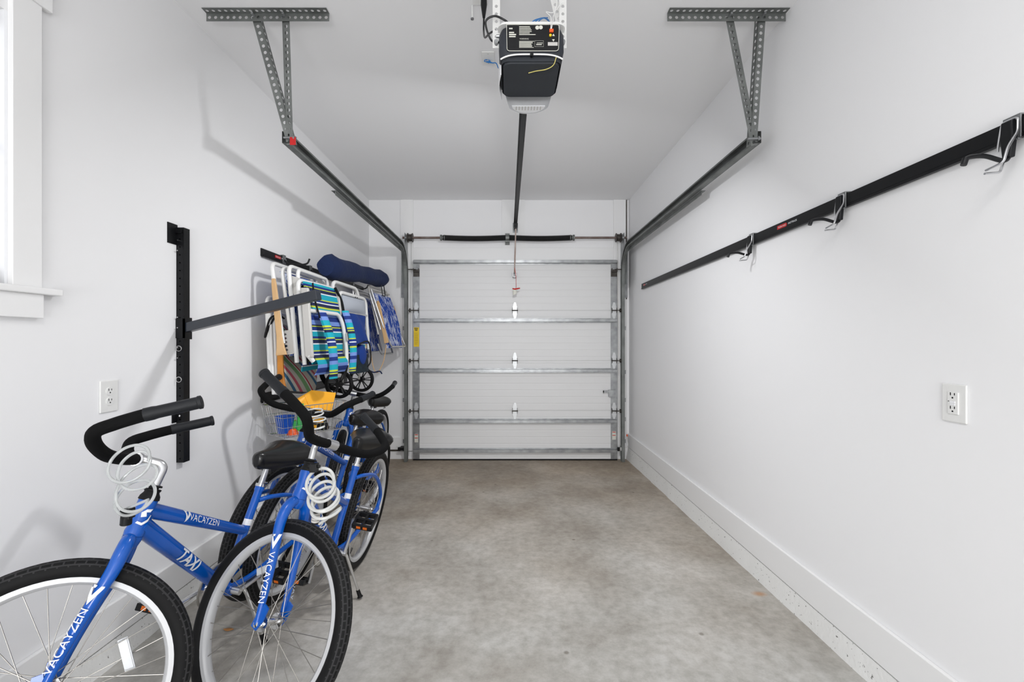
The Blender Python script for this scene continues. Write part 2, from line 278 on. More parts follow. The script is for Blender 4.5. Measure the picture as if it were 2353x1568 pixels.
class MB:
    def __init__(s): s.v = []; s.f = []; s.uv = None
    def add(s, vs, fs):
        o = len(s.v); s.v += [tuple(x) for x in vs]; s.f += [tuple(i+o for i in f) for f in fs]; return s
    def box(s, a, b, mtx=None):
        x0, y0, z0 = [min(a[i], b[i]) for i in range(3)]; x1, y1, z1 = [max(a[i], b[i]) for i in range(3)]
        vs = [V((x, y, z)) for z in (z0, z1) for y in (y0, y1) for x in (x0, x1)]
        if mtx: vs = [mtx @ q for q in vs]
        return s.add(vs, [(0, 2, 3, 1), (4, 5, 7, 6), (0, 1, 5, 4), (2, 6, 7, 3), (0, 4, 6, 2), (1, 3, 7, 5)])
    def bar(s, p, q, w_, h_, up=(0, 0, 1)):      # rectangular bar from p to q
        p, q, up = V(p), V(q), V(up); d = (q-p).normalized(); sd = d.cross(up).normalized(); u = sd.cross(d)
        vs = [e+sd*(a*w_/2)+u*(b*h_/2) for e in (p, q) for a, b in ((-1, -1), (1, -1), (1, 1), (-1, 1))]
        return s.add(vs, [(3, 2, 1, 0), (4, 5, 6, 7), (0, 1, 5, 4), (1, 2, 6, 5), (2, 3, 7, 6), (3, 0, 4, 7)])
    def tube(s, pts, r, n=10, closed=False, sq=1.0):
        P = [V(p) for p in pts]; m = len(P); R = r if isinstance(r, (list, tuple)) else [r]*m
        T = []
        for i in range(m):
            a = P[(i-1) % m] if (closed or i > 0) else P[0]; b = P[(i+1) % m] if (closed or i < m-1) else P[-1]
            T.append((b-a).normalized())
        u = T[0].orthogonal().normalized() if abs(T[0].z) > .9 else T[0].cross(V((0, 0, 1))).normalized()
        vs = []
        for i in range(m):
            u = (u-T[i]*u.dot(T[i])).normalized(); w_ = T[i].cross(u)
            for j in range(n):
                a = 2*PI*j/n; vs.append(P[i]+(u*math.cos(a)+w_*(math.sin(a)*sq))*R[i])
        fs = []
        for i in range(m if closed else m-1):
            i2 = (i+1) % m
            for j in range(n):
                fs.append((i*n+j, i*n+(j+1) % n, i2*n+(j+1) % n, i2*n+j))
        if not closed: fs += [tuple(range(n-1, -1, -1)), tuple((m-1)*n+j for j in range(n))]
        return s.add(vs, fs)
    def cyl(s, p, q, r, n=16, r2=None): return s.tube([p, q], [r, r if r2 is None else r2], n)
    def lathe(s, prof, c, axis, n=32, closed=False):      # prof: (radius, along) pairs
        axis = V(axis).normalized(); u = axis.orthogonal().normalized(); w_ = axis.cross(u); c = V(c); m = len(prof); vs = []; fs = []
        for r, a in prof:
            for j in range(n):
                t = 2*PI*j/n; vs.append(c+axis*a+(u*math.cos(t)+w_*math.sin(t))*r)
        for i in range(m if closed else m-1):
            i2 = (i+1) % m
            for j in range(n): fs.append((i*n+j, i*n+(j+1) % n, i2*n+(j+1) % n, i2*n+j))
        if not closed:
            fs += [tuple(range(n-1, -1, -1)), tuple((m-1)*n+j for j in range(n))]
        return s.add(vs, fs)
    def prism(s, poly, O, U, W_, D):      # polygon in (U,W) plane extruded by D
        O, U, W_, D = V(O), V(U), V(W_), V(D); n = len(poly)
        vs = [O+U*a+W_*b for a, b in poly]+[O+U*a+W_*b+D for a, b in poly]
        return s.add(vs, [tuple(range(n-1, -1, -1)), tuple(range(n, 2*n))]+[(i, (i+1) % n, n+(i+1) % n, n+i) for i in range(n)])
    def sheet(s, fn, nu, nv, th=0, off=None):     # grid surface with thickness along off
        vs = [fn(i/nu, j/nv) for j in range(nv+1) for i in range(nu+1)]; k = nu+1
        fs = [(j*k+i, j*k+i+1, (j+1)*k+i+1, (j+1)*k+i) for j in range(nv) for i in range(nu)]
        if th:
            o = V(off)*th; n0 = len(vs); vs2 = [V(q)+o for q in vs]
            fs2 = [tuple(n0+a for a in reversed(f)) for f in fs]
            b = [i for i in range(k)]+[j*k+nu for j in range(1, nv+1)]+[nv*k+i for i in range(nu-1, -1, -1)]+[j*k for j in range(nv-1, 0, -1)]
            fs3 = [(b[i], n0+b[i], n0+b[(i+1) % len(b)], b[(i+1) % len(b)]) for i in range(len(b))]
            return s.add(vs+vs2, fs+fs2+fs3)
        return s.add(vs, fs)
    def perf(s, O, U, W_, L, wd, pitch, r, th=.002):      # perforated flat strip with real holes
        O, U, W_ = V(O), V(U).normalized(), V(W_).normalized(); Nn = U.cross(W_)*th
        n = max(1, round(L/pitch)); p = L/n
        for i in range(n):
            c = O+U*(p*(i+.5)); A = []; B = []
            for j in range(8):
                a = PI/8+PI/4*j; ca, sa = math.cos(a), math.sin(a)
                k = 1/max(abs(ca), abs(sa))
                A.append(c+U*(ca*k*p/2)+W_*(sa*k*wd/2)); B.append(c+U*(ca*r)+W_*(sa*r))
            # exact corners
            for kx, ky in ((1, 1), (-1, 1), (-1, -1), (1, -1)):
                A.append(c+U*(kx*p/2)+W_*(ky*wd/2))
            vs = A+B+[q+Nn for q in A]+[q+Nn for q in B]; m = 20; fs = []
            ring = []
            cn = {0: 8, 2: 9, 4: 10, 6: 11}
            for j in range(8):
                j2 = (j+1) % 8
                o = [j, 12+j, 12+j2, j2]
                if j in cn: o = [j, 12+j, 12+j2, j2, cn[j]]
                ring.append(o)
                fs.append((12+j, 12+j2, m+12+j2, m+12+j))
            fs += [tuple(o) for o in ring]+[tuple(m+a for a in reversed(o)) for o in ring]
            fs += [(0, 8, m+8, m+0), (8, 1, m+1, m+8), (4, 10, m+10, m+4), (10, 5, m+5, m+10), (1, 2, m+2, m+1), (2, 9, m+9, m+2), (9, 3, m+3, m+9), (5, 6, m+6, m+5), (6, 11, m+11, m+6), (11, 7, m+7, m+11), (3, 4, m+4, m+3), (7, 0, m, m+7)]
            s.add(vs, fs)
        return s
    def mesh(s, name, m, smooth=True, ang=40):
        me = bpy.data.meshes.new(name); me.from_pydata(s.v, [], s.f); me.update()
        if s.uv:
            l = me.uv_layers.new(name='UVMap')
            for i, q in enumerate(s.uv): l.data[i].uv = q
        me.materials.append(m)
        if smooth:
            me.polygons.foreach_set('use_smooth', [True]*len(me.polygons)); me.set_sharp_from_angle(angle=math.radians(ang))
        return me

def obj(name, mb, m=None, parent=None, mtx=None, smooth=True, bevel=0, label=None):
    me = mb if isinstance(mb, bpy.types.Mesh) else mb.mesh(name, m, smooth)
    o = bpy.data.objects.new(name, me); C.objects.link(o)
    if parent: o.parent = parent
    if mtx is not None: o.matrix_local = mtx
    if bevel:
        b = o.modifiers.new('bevel', 'BEVEL'); b.width = bevel; b.segments = 2; b.limit_method = 'ANGLE'
    if label: o['label'] = label
    return o
def empty(name, mtx=None):
    o = bpy.data.objects.new(name, None); C.objects.link(o); o.empty_display_size = .1
    if mtx is not None: o.matrix_world = mtx
    return o
def tag(o, label, cat, group=None):
    o['label'] = label; o['category'] = cat
    if group: o['group'] = group
    return o
def struct(o): o['kind'] = 'structure'; return o
def sbox(name, a, b, m, bevel=0):
    return struct(obj(name, MB().box(a, b), m, smooth=False, bevel=bevel))

# lettering: outline of the built-in font as flat triangles, cut fine so it can be wrapped on a tube
_txt = {}
def text_geo(body, size, bold=0, shear=0, cuts=0):
    key = (body, size, bold, shear, cuts)
    if key in _txt: return _txt[key]
    cu = bpy.data.curves.new('t', 'FONT'); cu.body = body; cu.size = size; cu.align_x = 'CENTER'; cu.align_y = 'CENTER'; cu.offset = bold; cu.shear = shear; cu.resolution_u = 3
    cu.fill_mode = 'FRONT'
    o = bpy.data.objects.new('t', cu); C.objects.link(o); dg = bpy.context.evaluated_depsgraph_get()
    me = bpy.data.meshes.new_from_object(o.evaluated_get(dg))
    if cuts:
        import bmesh
        bm = bmesh.new(); bm.from_mesh(me)
        for k in range(-cuts, cuts+1):
            bmesh.ops.bisect_plane(bm, geom=bm.verts[:]+bm.edges[:]+bm.faces[:], plane_co=(0, k*size*.12, 0), plane_no=(0, 1, 0))
        bm.to_mesh(me); bm.free()
    vs = [v.co.copy() for v in me.vertices]; fs = [tuple(p.vertices) for p in me.polygons]
    C.objects.unlink(o); bpy.data.objects.remove(o); bpy.data.curves.remove(cu); bpy.data.meshes.remove(me)
    _txt[key] = (vs, fs); return _txt[key]
def flat_text(name, body, size, O, X, Y, m, parent, bold=0, shear=0, lift=.0006):
    vs, fs = text_geo(body, size, bold, shear); O, X, Y = V(O), V(X).normalized(), V(Y).normalized(); Z = X.cross(Y)
    return obj(name, MB().add([O+X*q.x+Y*q.y+Z*lift for q in vs], fs), m, parent, smooth=False)
def wrap(vs, A, a, nrm, r, s0, lift=.0009, yscale=1):
    A, a, nrm = V(A), V(a).normalized(), V(nrm); nrm = (nrm-a*nrm.dot(a)).normalized(); up = nrm.cross(a); R = r+lift; out = []
    for q in vs:
        th = q[1]*yscale/R; out.append(A+a*(s0+q[0])+(nrm*math.cos(th)+up*math.sin(th))*(R if not callable(r) else r(s0+q[0])))
    return out
def tube_text(name, body, size, A, a, nrm, r, s0, parent, bold=0, shear=0):
    vs, fs = text_geo(body, size, bold, shear, 4)
    return obj(name, MB().add(wrap(vs, A, a, nrm, r, s0), fs), DECAL, parent, smooth=False)
def grid_poly(poly, n=7):      # fan a convex polygon into strips so it can be wrapped
    import bmesh
    bm = bmesh.new(); f = bm.faces.new([bm.verts.new((p[0], p[1], 0)) for p in poly])
    ys = [p[1] for p in poly]; y0, y1 = min(ys), max(ys)
    for k in range(1, n):
        bmesh.ops.bisect_plane(bm, geom=bm.verts[:]+bm.edges[:]+bm.faces[:], plane_co=(0, y0+(y1-y0)*k/n, 0), plane_no=(0, 1, 0))
    bm.verts.index_update(); vs = [v.co.copy() for v in bm.verts]; fs = [tuple(v.index for v in g.verts) for g in bm.faces]; bm.free()
    return vs, fs
def tube_polys(name, polys, A, a, nrm, r, s0, parent, m=None):
    mb = MB()
    for p in polys:
        vs, fs = grid_poly(p); mb.add(wrap(vs, A, a, nrm, r, s0), fs)
    return obj(name, mb, m or DECAL, parent, smooth=False)

# ------------------------------------------------------------ the garage shell
def quad_slab(name, x0, x1, y0, y1, m):
    mb = MB(); vs = []
    for dz in (-.12, 0):
        for x, y in ((x0, y0), (x1, y0), (x1, y1), (x0, y1)): vs.append((x, y, fz(y)+dz))
    mb.add(vs, [(3, 2, 1, 0), (4, 5, 6, 7), (0, 1, 5, 4), (1, 2, 6, 5), (2, 3, 7, 6), (3, 0, 4, 7)])
    return struct(obj(name, mb, m, smooth=False))
quad_slab('floor', XL-.2, XR+.2, YF-.1, YB+.6, FLOORM)
sbox('ceiling', (XL-.2, YF-.1, ZC), (XR+.2, YB+.2, ZC+.12), CEIL)
sbox('wall_right', (XR, YF, -.2), (XR+.15, YB+.2, ZC), WALL)
# left wall with its window opening
WY0, WY1, WZ0, WZ1 = .42, 1.449, 1.485, 2.36
wl = MB()
wl.box((XL-.15, YF, -.2), (XL, WY0, ZC)).box((XL-.15, WY1, -.2), (XL, YB+.2, ZC))
wl.box((XL-.15, WY0, -.2), (XL, WY1, WZ0)).box((XL-.15, WY0, WZ1), (XL, WY1, ZC))
struct(obj('wall_left', wl, WALL, smooth=False))
# front wall (behind the viewer) with an opening added to let fill light in
wf = MB().box((XL-.15, YF-.15, -.2), (-1.05, YF, ZC)).box((.85, YF-.15, -.2), (XR+.15, YF, ZC)).box((-1.05, YF-.15, 2.3), (.85, YF, ZC))
struct(obj('wall_front', wf, WALL, smooth=False))
# back wall around the garage door opening
DX0, DX1, DZT = -1.06, 1.215, 2.19
wb = MB().box((XL-.15, YB, -.2), (DX0, YB+.15, ZC)).box((DX1, YB, -.2), (XR+.15, YB+.15, ZC)).box((DX0, YB, DZT), (DX1, YB+.15, ZC))
struct(obj('wall_back', wb, WALL, smooth=False))
sbox('trim_1', (-1.235, YB-.018, .06), (-1.09, YB, ZC), TRIM, .002)
sbox('trim_2', (1.205, YB-.018, .06), (1.347, YB, ZC), TRIM, .002)
sbox('trim_3', (-.075, YB-.016, 2.39), (.19, YB, ZC), TRIM, .002)
sbox('trim_4', (-1.09, YB-.017, DZT), (1.205, YB, 2.39), TRIM, .002)
sbox('gap_shade_1', (1.348, YB-.020, 1.80), (1.358, YB, ZC-.005), SHADOWGAP)  # solid dark strip standing in for the shaded corner gap
# concrete footing strips and baseboards
def curb(name, x0, x1, y0, y1, m=CURB, top=.104):
    mb = MB(); vs = []
    n = 60
    for i in range(n+1):
        y = y0+(y1-y0)*i/n; j = random.uniform(-.006, .006)
        sg = -1 if x1 > 0 else 1
        vs += [(x0, y, -.16), (x1+sg*(.034+j), y, -.16), (x1, y, top), (x0, y, top)]
    fs = [(4*i, 4*i+4, 4*i+5, 4*i+1) for i in range(n)]+[(4*i+1, 4*i+5, 4*i+6, 4*i+2) for i in range(n)]+[(4*i+2, 4*i+6, 4*i+7, 4*i+3) for i in range(n)]
    fs += [(0, 1, 2, 3), (4*n+3, 4*n+2, 4*n+1, 4*n)]
    return struct(obj(name, mb.add(vs, fs), m, smooth=False))
curb('trim_6', XR+.01, XR-.012, YF, YB-.001)
curb('trim_7', XL-.01, XL+.012, YF, YB-.001)
sbox('baseboard_right', (XR-.016, YF, .109), (XR, YB-.02, .2585), TRIM, .004)
sbox('baseboard_left', (XL, YF, .109), (XL+.016, YB-.02, .255), TRIM, .004)
sbox('baseboard_back', (XL+.016, YB-.014, .075), (-1.236, YB, .215), TRIM, .002)
sbox('gap_shade_2', (XL+.016, YB-.010, .055), (-1.1, YB, .074), SHADOWGAP)  # dark strip standing in for the shaded gap under the baseboard
# window: casing, stool, apron, frame, sash, pane
sbox('trim_9', (XL, WY1-.004, WZ0), (XL+.018, WY1+.088, 2.44), TRIM, .002)
sbox('trim_10', (XL, WY0-.084, WZ0), (XL+.018, WY0+.004, 2.44), TRIM, .002)
sbox('trim_11', (XL, WY0-.11, 2.44), (XL+.024, WY1+.118, 2.57), TRIM, .002)
sbox('trim_12', (XL-.12, WY0-.12, WZ0-.022), (XL+.035, WY1+.145, WZ0), TRIM, .004)
sbox('trim_13', (XL, WY0-.085, 1.383), (XL+.022, WY1+.09, WZ0-.022), TRIM, .002)
wn = empty('window_1'); struct(wn)
wf_ = MB()
for a, b in (((WY0, WZ0), (WY0+.05, 2.36)), ((WY1-.05, WZ0), (WY1, 2.36)), ((WY0, WZ0), (WY1, WZ0+.05)), ((WY0, 2.31), (WY1, 2.36)), ((WY0, 1.90), (WY1, 1.94))):
    wf_.box((XL-.11, a[0], a[1]), (XL-.03, b[0], b[1]))
obj('window_frame', wf_, BRIGHT, wn, smooth=False, bevel=.003)
obj('window_pane', MB().box((XL-.075, WY0+.045, WZ0+.045), (XL-.071, WY1-.045, 2.315)), GLASS, wn, smooth=False)
sbox('trim_14', (XL-.03, WY1-.012, WZ0), (XL, WY1, WZ1), BRIGHT)

# ------------------------------------------------------------ garage door
DY = 5.14                                            # inner face of the leaf
gx0, gx1 = -1.082, 1.238
door = empty('door_1'); struct(door); door['label'] = 'white ribbed sectional garage door with steel struts, closed at the far end of the garage'
zj = [fz(DY)+.014, .528, 1.097, 1.666, 2.238]
for i in range(4):
    z0, z1 = zj[i]+(.0002 if i else 0), zj[i+1]-.0002
    sec = obj('door_section', MB().box((gx0, DY, z0), (gx1, DY+.045, z1)), DOORP, door, smooth=False, bevel=.0035)
    for sx0, sx1 in ((gx0, gx0+.075), (gx1-.075, gx1)):
        obj('end_stile', MB().box((sx0, DY-.006, z0+.004), (sx1, DY-.0005, z1-.004)), GALV, door, smooth=False)
obj('bottom_seal', MB().box((gx0, DY-.004, fz(DY)-.004), (gx1, DY+.045, zj[0])), RUBBER, door, smooth=False)
def strut_mb(zc, h=.055, d=.05):       # hat shaped reinforcement
    mb = MB(); x0, x1 = gx0+.012, gx1-.012
    prof = [(-h/2, .006), (-h/2, .008), (-h/2+.008, .008), (-h/2+.012, d), (h/2-.012, d), (h/2-.008, .008), (h/2, .008), (h/2, .006), (h/2-.010, .006), (h/2-.014, d-.002), (-h/2+.014, d-.002), (-h/2+.010, .006)]
    n = len(prof); vs = [(x, DY-b, zc+a) for x in (x0, x1) for a, b in prof]
    fs = [(i, (i+1) % n, n+(i+1) % n, n+i) for i in range(n)]+[(0, 1, 2, 11-0), ]
    fs = [(i, (i+1) % n, n+(i+1) % n, n+i) for i in range(n)]
    return mb.add(vs, fs)
for zc, d in ((2.215, .055), (1.552, .05), (.985, .05), (.413, .05), (.078, .05)):
    obj('strut', strut_mb(zc, .052, d), GALV, door, smooth=False)
def hinge_mb(xc, z, end=0):
    mb = MB(); y = DY-.006; wd = .026
    for sg in (1, -1):
        mb.prism([(-wd, 0), (wd, 0), (wd, .028), (.010, .088), (-.010, .088), (-wd, .028)], (xc, y, z+sg*.004), (1, 0, 0), (0, 0, sg), (0, -.003, 0))
        mb.cyl((xc, y-.003, z+sg*.062), (xc, y-.010, z+sg*.062), .005, 8); mb.cyl((xc, y-.003, z+sg*.025), (xc, y-.010, z+sg*.025), .005, 8)
    return mb
def knuckle_mb(xc, z, end=0):
    mb = MB(); y = DY-.006; wd = .026
    for sx in (-1, 1): mb.prism([(0, -.034), (-.022, -.020), (-.030, 0), (-.022, .020), (0, .034)], (xc+sx*wd-.002, y, z), (0, 1, 0), (0, 0, 1), (.004, 0, 0))
    mb.cyl((xc-.034, y-.018, z), (xc+.034, y-.018, z), .006, 8)
    if end: mb.cyl((xc, y-.022, z), (xc+end*.085, y-.022, z), .006, 8); mb.cyl((xc+end*.06, y-.022, z), (xc+end*.075, y-.022, z), .022, 16)
    return mb
for z in zj[1:4]:
    for x, e in ((.075, 0), (gx0+.038, -1), (gx1-.038, 1)):
        hg = obj('hinge', hinge_mb(x, z, e), HINGE, door); obj('hinge_knuckle', knuckle_mb(x, z, e), DARKM, hg)
for x, sg in ((gx0+.04, -1), (gx1-.04, 1)):
    mb = MB().box((x-.035, DY-.006, 2.05), (x+.035, DY-.012, 2.13)).box((x-.03, DY-.012, 2.10), (x+.03, DY-.055, 2.112)).cyl((x, DY-.045, 2.125), (x+sg*.085, DY-.045, 2.125), .006, 8).box((x-.032, DY-.012, 2.11), (x-.026, DY-.05, 2.14)).box((x+.026, DY-.012, 2.11), (x+.032, DY-.05, 2.14))
    obj('top_roller_bracket', mb, DARKM, door, smooth=False)
mb = MB().box((gx1-.105, DY-.028, .69), (gx1-.028, DY-.008, .765)).box((gx1-.165, DY-.020, .735), (gx1-.10, DY-.012, .758)).box((gx1-.165, DY-.02, .725), (gx1-.155, DY-.014, .760))
obj('slide_lock', mb, GALV, door, smooth=False)
yl = obj('warning_label', MB().box((gx0+.010, DY-.0075, 1.255), (gx0+.070, DY-.0062, 1.475)), YLABEL, door, smooth=False, label='yellow warning label')
mb = MB()
for k in range(3): mb.box((gx0+.015+.004*k, DY-.0085, 1.46-.012*k), (gx0+.058-.003*k, DY-.0076, 1.467-.012*k))
for k in range(15): mb.box((gx0+.018, DY-.0082, 1.412-.0095*k), (gx0+.060-random.uniform(0, .014), DY-.0076, 1.4135-.0095*k))
obj('label_print', mb, INKD, yl, smooth=False)
for x0, z0 in ((gx0+.018, .17), (gx1-.06, .20)):
    lb = obj('small_label', MB().box((x0, DY-.0075, z0), (x0+.042, DY-.0062, z0+.095)), INK, door, smooth=False, label='small white label with red bars')
    obj('label_print', MB().box((x0+.003, DY-.0085, z0+.082), (x0+.038, DY-.0076, z0+.090)).box((x0+.003, DY-.0085, z0+.045), (x0+.038, DY-.0076, z0+.053)), RED, lb, smooth=False)

# ------------------------------------------------------------ tracks
def track(xc, sg, lab):          # sg: which way the web lies (outwards)
    t = empty('door_track', M.Translation((xc, 5.085, fz(5.085))))
    tag(t, lab, 'garage door track')
    base = V(t.location); R_ = .30; zt = 2.36
    P = [V((0, 0, .0)), V((0, 0, zt-R_-base.z))]
    for k in range(1, 12):
        a = PI/2*k/12; P.append(V((0, -R_+R_*math.cos(a), zt-R_-base.z+R_*math.sin(a))))
    P += [V((0, -R_, zt-base.z)), V((0, 2.33-base.y, zt-base.z))]
    o_, w_, l_, th = .030, .030, .010, .003
    C_ = [(o_, -w_), (-.004, -w_), (-.004, -w_+l_), (-.001, -w_+l_), (-.001, -w_+th), (o_-th, -w_+th), (o_-th, w_-th), (-.001, w_-th), (-.001, w_-l_), (-.004, w_-l_), (-.004, w_), (o_, w_)]
    C_ = [(a*sg*1.0, b) for a, b in C_]
    mb = MB(); n = len(C_); vs = []
    for i, p in enumerate(P):
        a = P[max(i-1, 0)]; b = P[min(i+1, len(P)-1)]; T = (b-a).normalized(); nn = V((1, 0, 0)).cross(T)
        for u, v in C_: vs.append(p+V((1, 0, 0))*u+nn*v)
    fs = []
    for i in range(len(P)-1):
        for j in range(n): fs.append((i*n+j, i*n+(j+1) % n, (i+1)*n+(j+1) % n, (i+1)*n+j))
    obj('track_channel', mb.add(vs, fs), GALVD, t, smooth=False)
    # flag bracket and reinforcing angle
    mb = MB(); zb = zt-base.z
    mb.box((sg*.031, -2.03, zb-.034), (sg*.060, .06, zb-.031)).box((sg*.031, -2.03, zb-.062), (sg*.034, .06, zb-.031))
    obj('reinforcing_angle', mb, GALVD, t, smooth=False)
    mb = MB().box((sg*.031, -.14, 1.99), (sg*.034, .09, 2.40)).box((sg*.034, .086, 1.85), (sg*.09, .09, 2.40))
    obj('flag_bracket', mb, GALV, t, smooth=False)
    for z in (1.50, 1.00, .68, .46, .21):
        mb = MB().box((sg*.030, .02, z-.02), (sg*.034, .088, z+.02)).box((sg*.03, .085, z-.022), (sg*.07, .09, z+.022)).cyl((sg*.052, .085, z), (sg*.052, .065, z), .012, 10)
        obj('jamb_bracket', mb, GALV, t, smooth=False)
    return t
track(-1.135, -1, 'galvanised door track at the left door edge, curving out above the beach chairs')
track(1.272, 1, 'galvanised door track at the right door edge, curving out above the black rail')

# hangers of perforated angle holding the tracks to the ceiling
def hanger(x0, x1, yb, legs, foot, sg, lab):
    t = empty('track_hanger', M.Translation((foot[0], yb, ZC))); tag(t, lab, 'track hanger', )
    O = V((foot[0], yb, ZC))
    mb = MB()
    mb.perf(V((x0, yb-.019, ZC-.0035))-O, (1, 0, 0), (0, 1, 0), x1-x0, .038, .0305, .0085)
    mb.perf(V((x0, yb, ZC-.0225))-O, (1, 0, 0), (0, 0, 1), x1-x0, .038, .0305, .0085)
    obj('ceiling_angle', mb, GALVD, t, smooth=False)
    for (lx, fl) in legs:
        A_ = V((lx, yb+.006, ZC-.012))-O; B_ = V((foot[0]+.004*sg, foot[1], foot[2]))-O
        d = (B_-A_); L_ = d.length; d.normalize(); sd = V((0, 1, 0)).cross(d).normalized(); nn = d.cross(sd)
        mb = MB().perf(A_+nn*.0, d, sd, L_+.02, .036, .0305, .0085)
        mb.perf(A_+sd*fl*.018+nn*.018, d, nn, L_+.02, .036, .0305, .0085)
        obj('angle_leg', mb, GALVD, t, smooth=False)
        obj('bolt', MB().cyl(A_+V((0, -.030, -.004)), A_+V((0, .006, -.004)), .006, 8), GALV, t)
    b = V(foot)-O
    obj('bolt', MB().cyl(b+V((-.03, -.008, .01)), b+V((.035, -.008, .01)), .006, 8).cyl(b+V((.02, -.008, .01)), b+V((.028, -.008, .01)), .012, 6), GALV, t)
    return t
hl = hanger(-1.50, -.89, 2.25, [(-1.262, -1), (-1.11, 1)], (-1.125, 2.335, 2.345), -1, 'perforated steel hanger on the ceiling above the left wall, with a red tag')
obj('red_tag', MB().box((.005, .070, -.625), (.035, .072, -.585)), RED, hl, smooth=False)
hanger(.79, 1.378, 2.25, [(1.10, -1), (1.265, 1)], (1.262, 2.335, 2.340), 1, 'perforated steel hanger on the ceiling beside the right wall')

# ------------------------------------------------------------ torsion spring assembly
sy, sz = 5.075, 2.478
t = empty('torsion_spring', M.Translation((.05, sy, sz))); tag(t, 'black torsion spring and cable drums on a shaft above the garage door', 'torsion spring')
obj('shaft', MB().cyl((-1.235, 0, 0), (1.275, 0, 0), .0125, 14), RUST, t)
def spring(x0, x1):
    n = 40; pts = []
    for i in range(n+1):
        u = i/n; pts.append(V((x0+(x1-x0)*u, 0, -.010*math.sin(PI*u))))
    mb = MB(); r = [(.030+(.0016 if k % 2 else 0)) for k in range(n*8+1)]
    pp = []
    for k in range(n*8+1):
        u = k/(n*8); pp.append(V((x0+(x1-x0)*u, 0, -.010*math.sin(PI*u))))
    return mb.tube(pp, r, 20)
obj('spring', spring(-.78, -.075), SPRING, t); obj('spring', spring(-.045, .66), SPRING, t)
for x in (-.79, .67): obj('winding_cone', MB().lathe([(.014, -.025), (.034, -.022), (.034, -.006), (.026, .0), (.026, .02), (.033, .022), (.033, .03), (.014, .03)], (x, 0, 0), (1 if x < 0 else -1, 0, 0), 20), GALVD, t)
obj('center_bracket', MB().lathe([(.014, -.02), (.036, -.02), (.036, .02), (.014, .02)], (-.06, 0, 0), (1, 0, 0), 20).box((-.085, .02, -.06), (-.035, .098, .055)).box((-.085, -.02, -.05), (-.035, .03, -.035)), GALVD, t)
for x, sg in ((-1.155, -1), (1.19, 1)):
    obj('cable_drum', MB().lathe([(.014, -.035), (.05, -.035), (.05, -.028), (.040, -.022), (.040, .012), (.052, .016), (.052, .024), (.02, .03), (.014, .03)], (x, 0, 0), (sg, 0, 0), 26), DARKM, t)
    obj('end_bearing_plate', MB().box((x+sg*.045, -.05, -.30), (x+sg*.049, .105, .045)).lathe([(.014, 0), (.03, 0), (.03, .012), (.014, .012)], (x+sg*.045, 0, 0), (-sg, 0, 0), 18), GALV, t)
    obj('lift_cable', MB().tube([(x-sg*.01, .03, -.04), (x+sg*.016, .02, -2.45)], .0018, 6), STEEL, t)

# ------------------------------------------------------------ opener: rail, arm, motor head
op = empty('garage_door_opener', M.Translation((.093, 1.93, 2.58))); tag(op, 'charcoal motor head of the garage door opener with white lamp lens, hung from the ceiling', 'garage door opener')
O = V(op.location)
# head unit: rounded charcoal body, narrower underside
def body(z0, z1, w0, w1, y0a, y0b, y1a, y1b, e=.03):        # bottom (0) and top (1) outlines
    mb = MB(); n = 0; vs = []
    for z, w_, ya, yb_ in ((z0, w0, y0a, y0b), (z0+e, w0+.012*e/.03, y0a-.004*e/.03, y0b), (z1-e, w1, y1a, y1b), (z1, w1-.02, y1a+.012, y1b-.01)):
        r = .03; ring = []
        for cx_, cy_, a0 in ((w_/2-r, yb_-r, 0), (-w_/2+r, yb_-r, PI/2), (-w_/2+r, ya+r, PI), (w_/2-r, ya+r, 3*PI/2)):
            for k in range(5):
                a = a0+PI/2*k/4; ring.append(V((cx_+r*math.cos(a), cy_+r*math.sin(a), z)))
        n = len(ring); vs += ring
    fs = [tuple(range(n-1, -1, -1)), tuple(range(3*n, 4*n))]
    for i in range(3):
        for j in range(n): fs.append((i*n+j, i*n+(j+1) % n, (i+1)*n+(j+1) % n, (i+1)*n+j))
    return mb.add(vs, fs)
ux, uy0, uy1, uz0, uz1 = 0, -.125, .135, -.155, .0
obj('motor_housing', body(uz0+.02, uz1-.012, .25, .262, uy0, uy1, uy0, uy1), UNITG, op)
obj('top_cover', body(uz1-.013, uz1+.0, .270, .262, uy0-.007, uy1+.006, uy0-.006, uy1, .003), WHITE, op)
obj('base_cover', body(uz0-.006, uz0+.03, .226, .240, uy0+.010, uy1-.005, uy0+.004, uy1-.005), UNITB, op)
# seam bead between cover and base (arched), front label recess with a white outline
bead = [V((x*.124, uy0-.006, uz0+.022-.020*abs(x)**4)) for x in [(-1+k/12) for k in range(25)]]
obj('seam_trim', MB().tube(bead, .0032, 8), WHITE, op)
obj('seam_screw', MB().cyl((0, uy0-.012, uz0+.020), (0, uy0+.002, uz0+.020), .007, 12), BLACK, op)
fr = fillet([(-.100, uy0-.0085, uz1-.016), (.110, uy0-.0085, uz1-.016), (.106, uy0-.0085, uz0+.034), (-.098, uy0-.0085, uz0+.034), (-.100, uy0-.0085, uz1-.016)], .012)
lp = obj('label_panel', MB().box((-.098, uy0-.0068, uz0+.037), (.106, uy0+.004, uz1-.019)), BLACK, op, smooth=False)
obj('label_outline', MB().tube(fr, .0012, 6), INK, lp)
yy = uy0-.0074; mb = MB()
for k in range(6): mb.box((-.050, yy, uz1-.026-.0062*k), (-.050+.05+random.uniform(-.012, .02), yy-.0006, uz1-.0232-.0062*k))
for k in range(8): mb.box((-.050, yy, uz1-.083-.0035*k), (-.050+.052+random.uniform(-.004, .008), yy-.0006, uz1-.0813-.0035*k))
for a, b, c in ((.030, .013, .016), (.030, .006, .003)): pass
for k, (z, wd) in enumerate(((.034, .014), (.050, .020), (.058, .028), (.066, .026))): mb.box((-.090, yy, uz1-z), (-.090+wd, yy-.0006, uz1-z+.005))
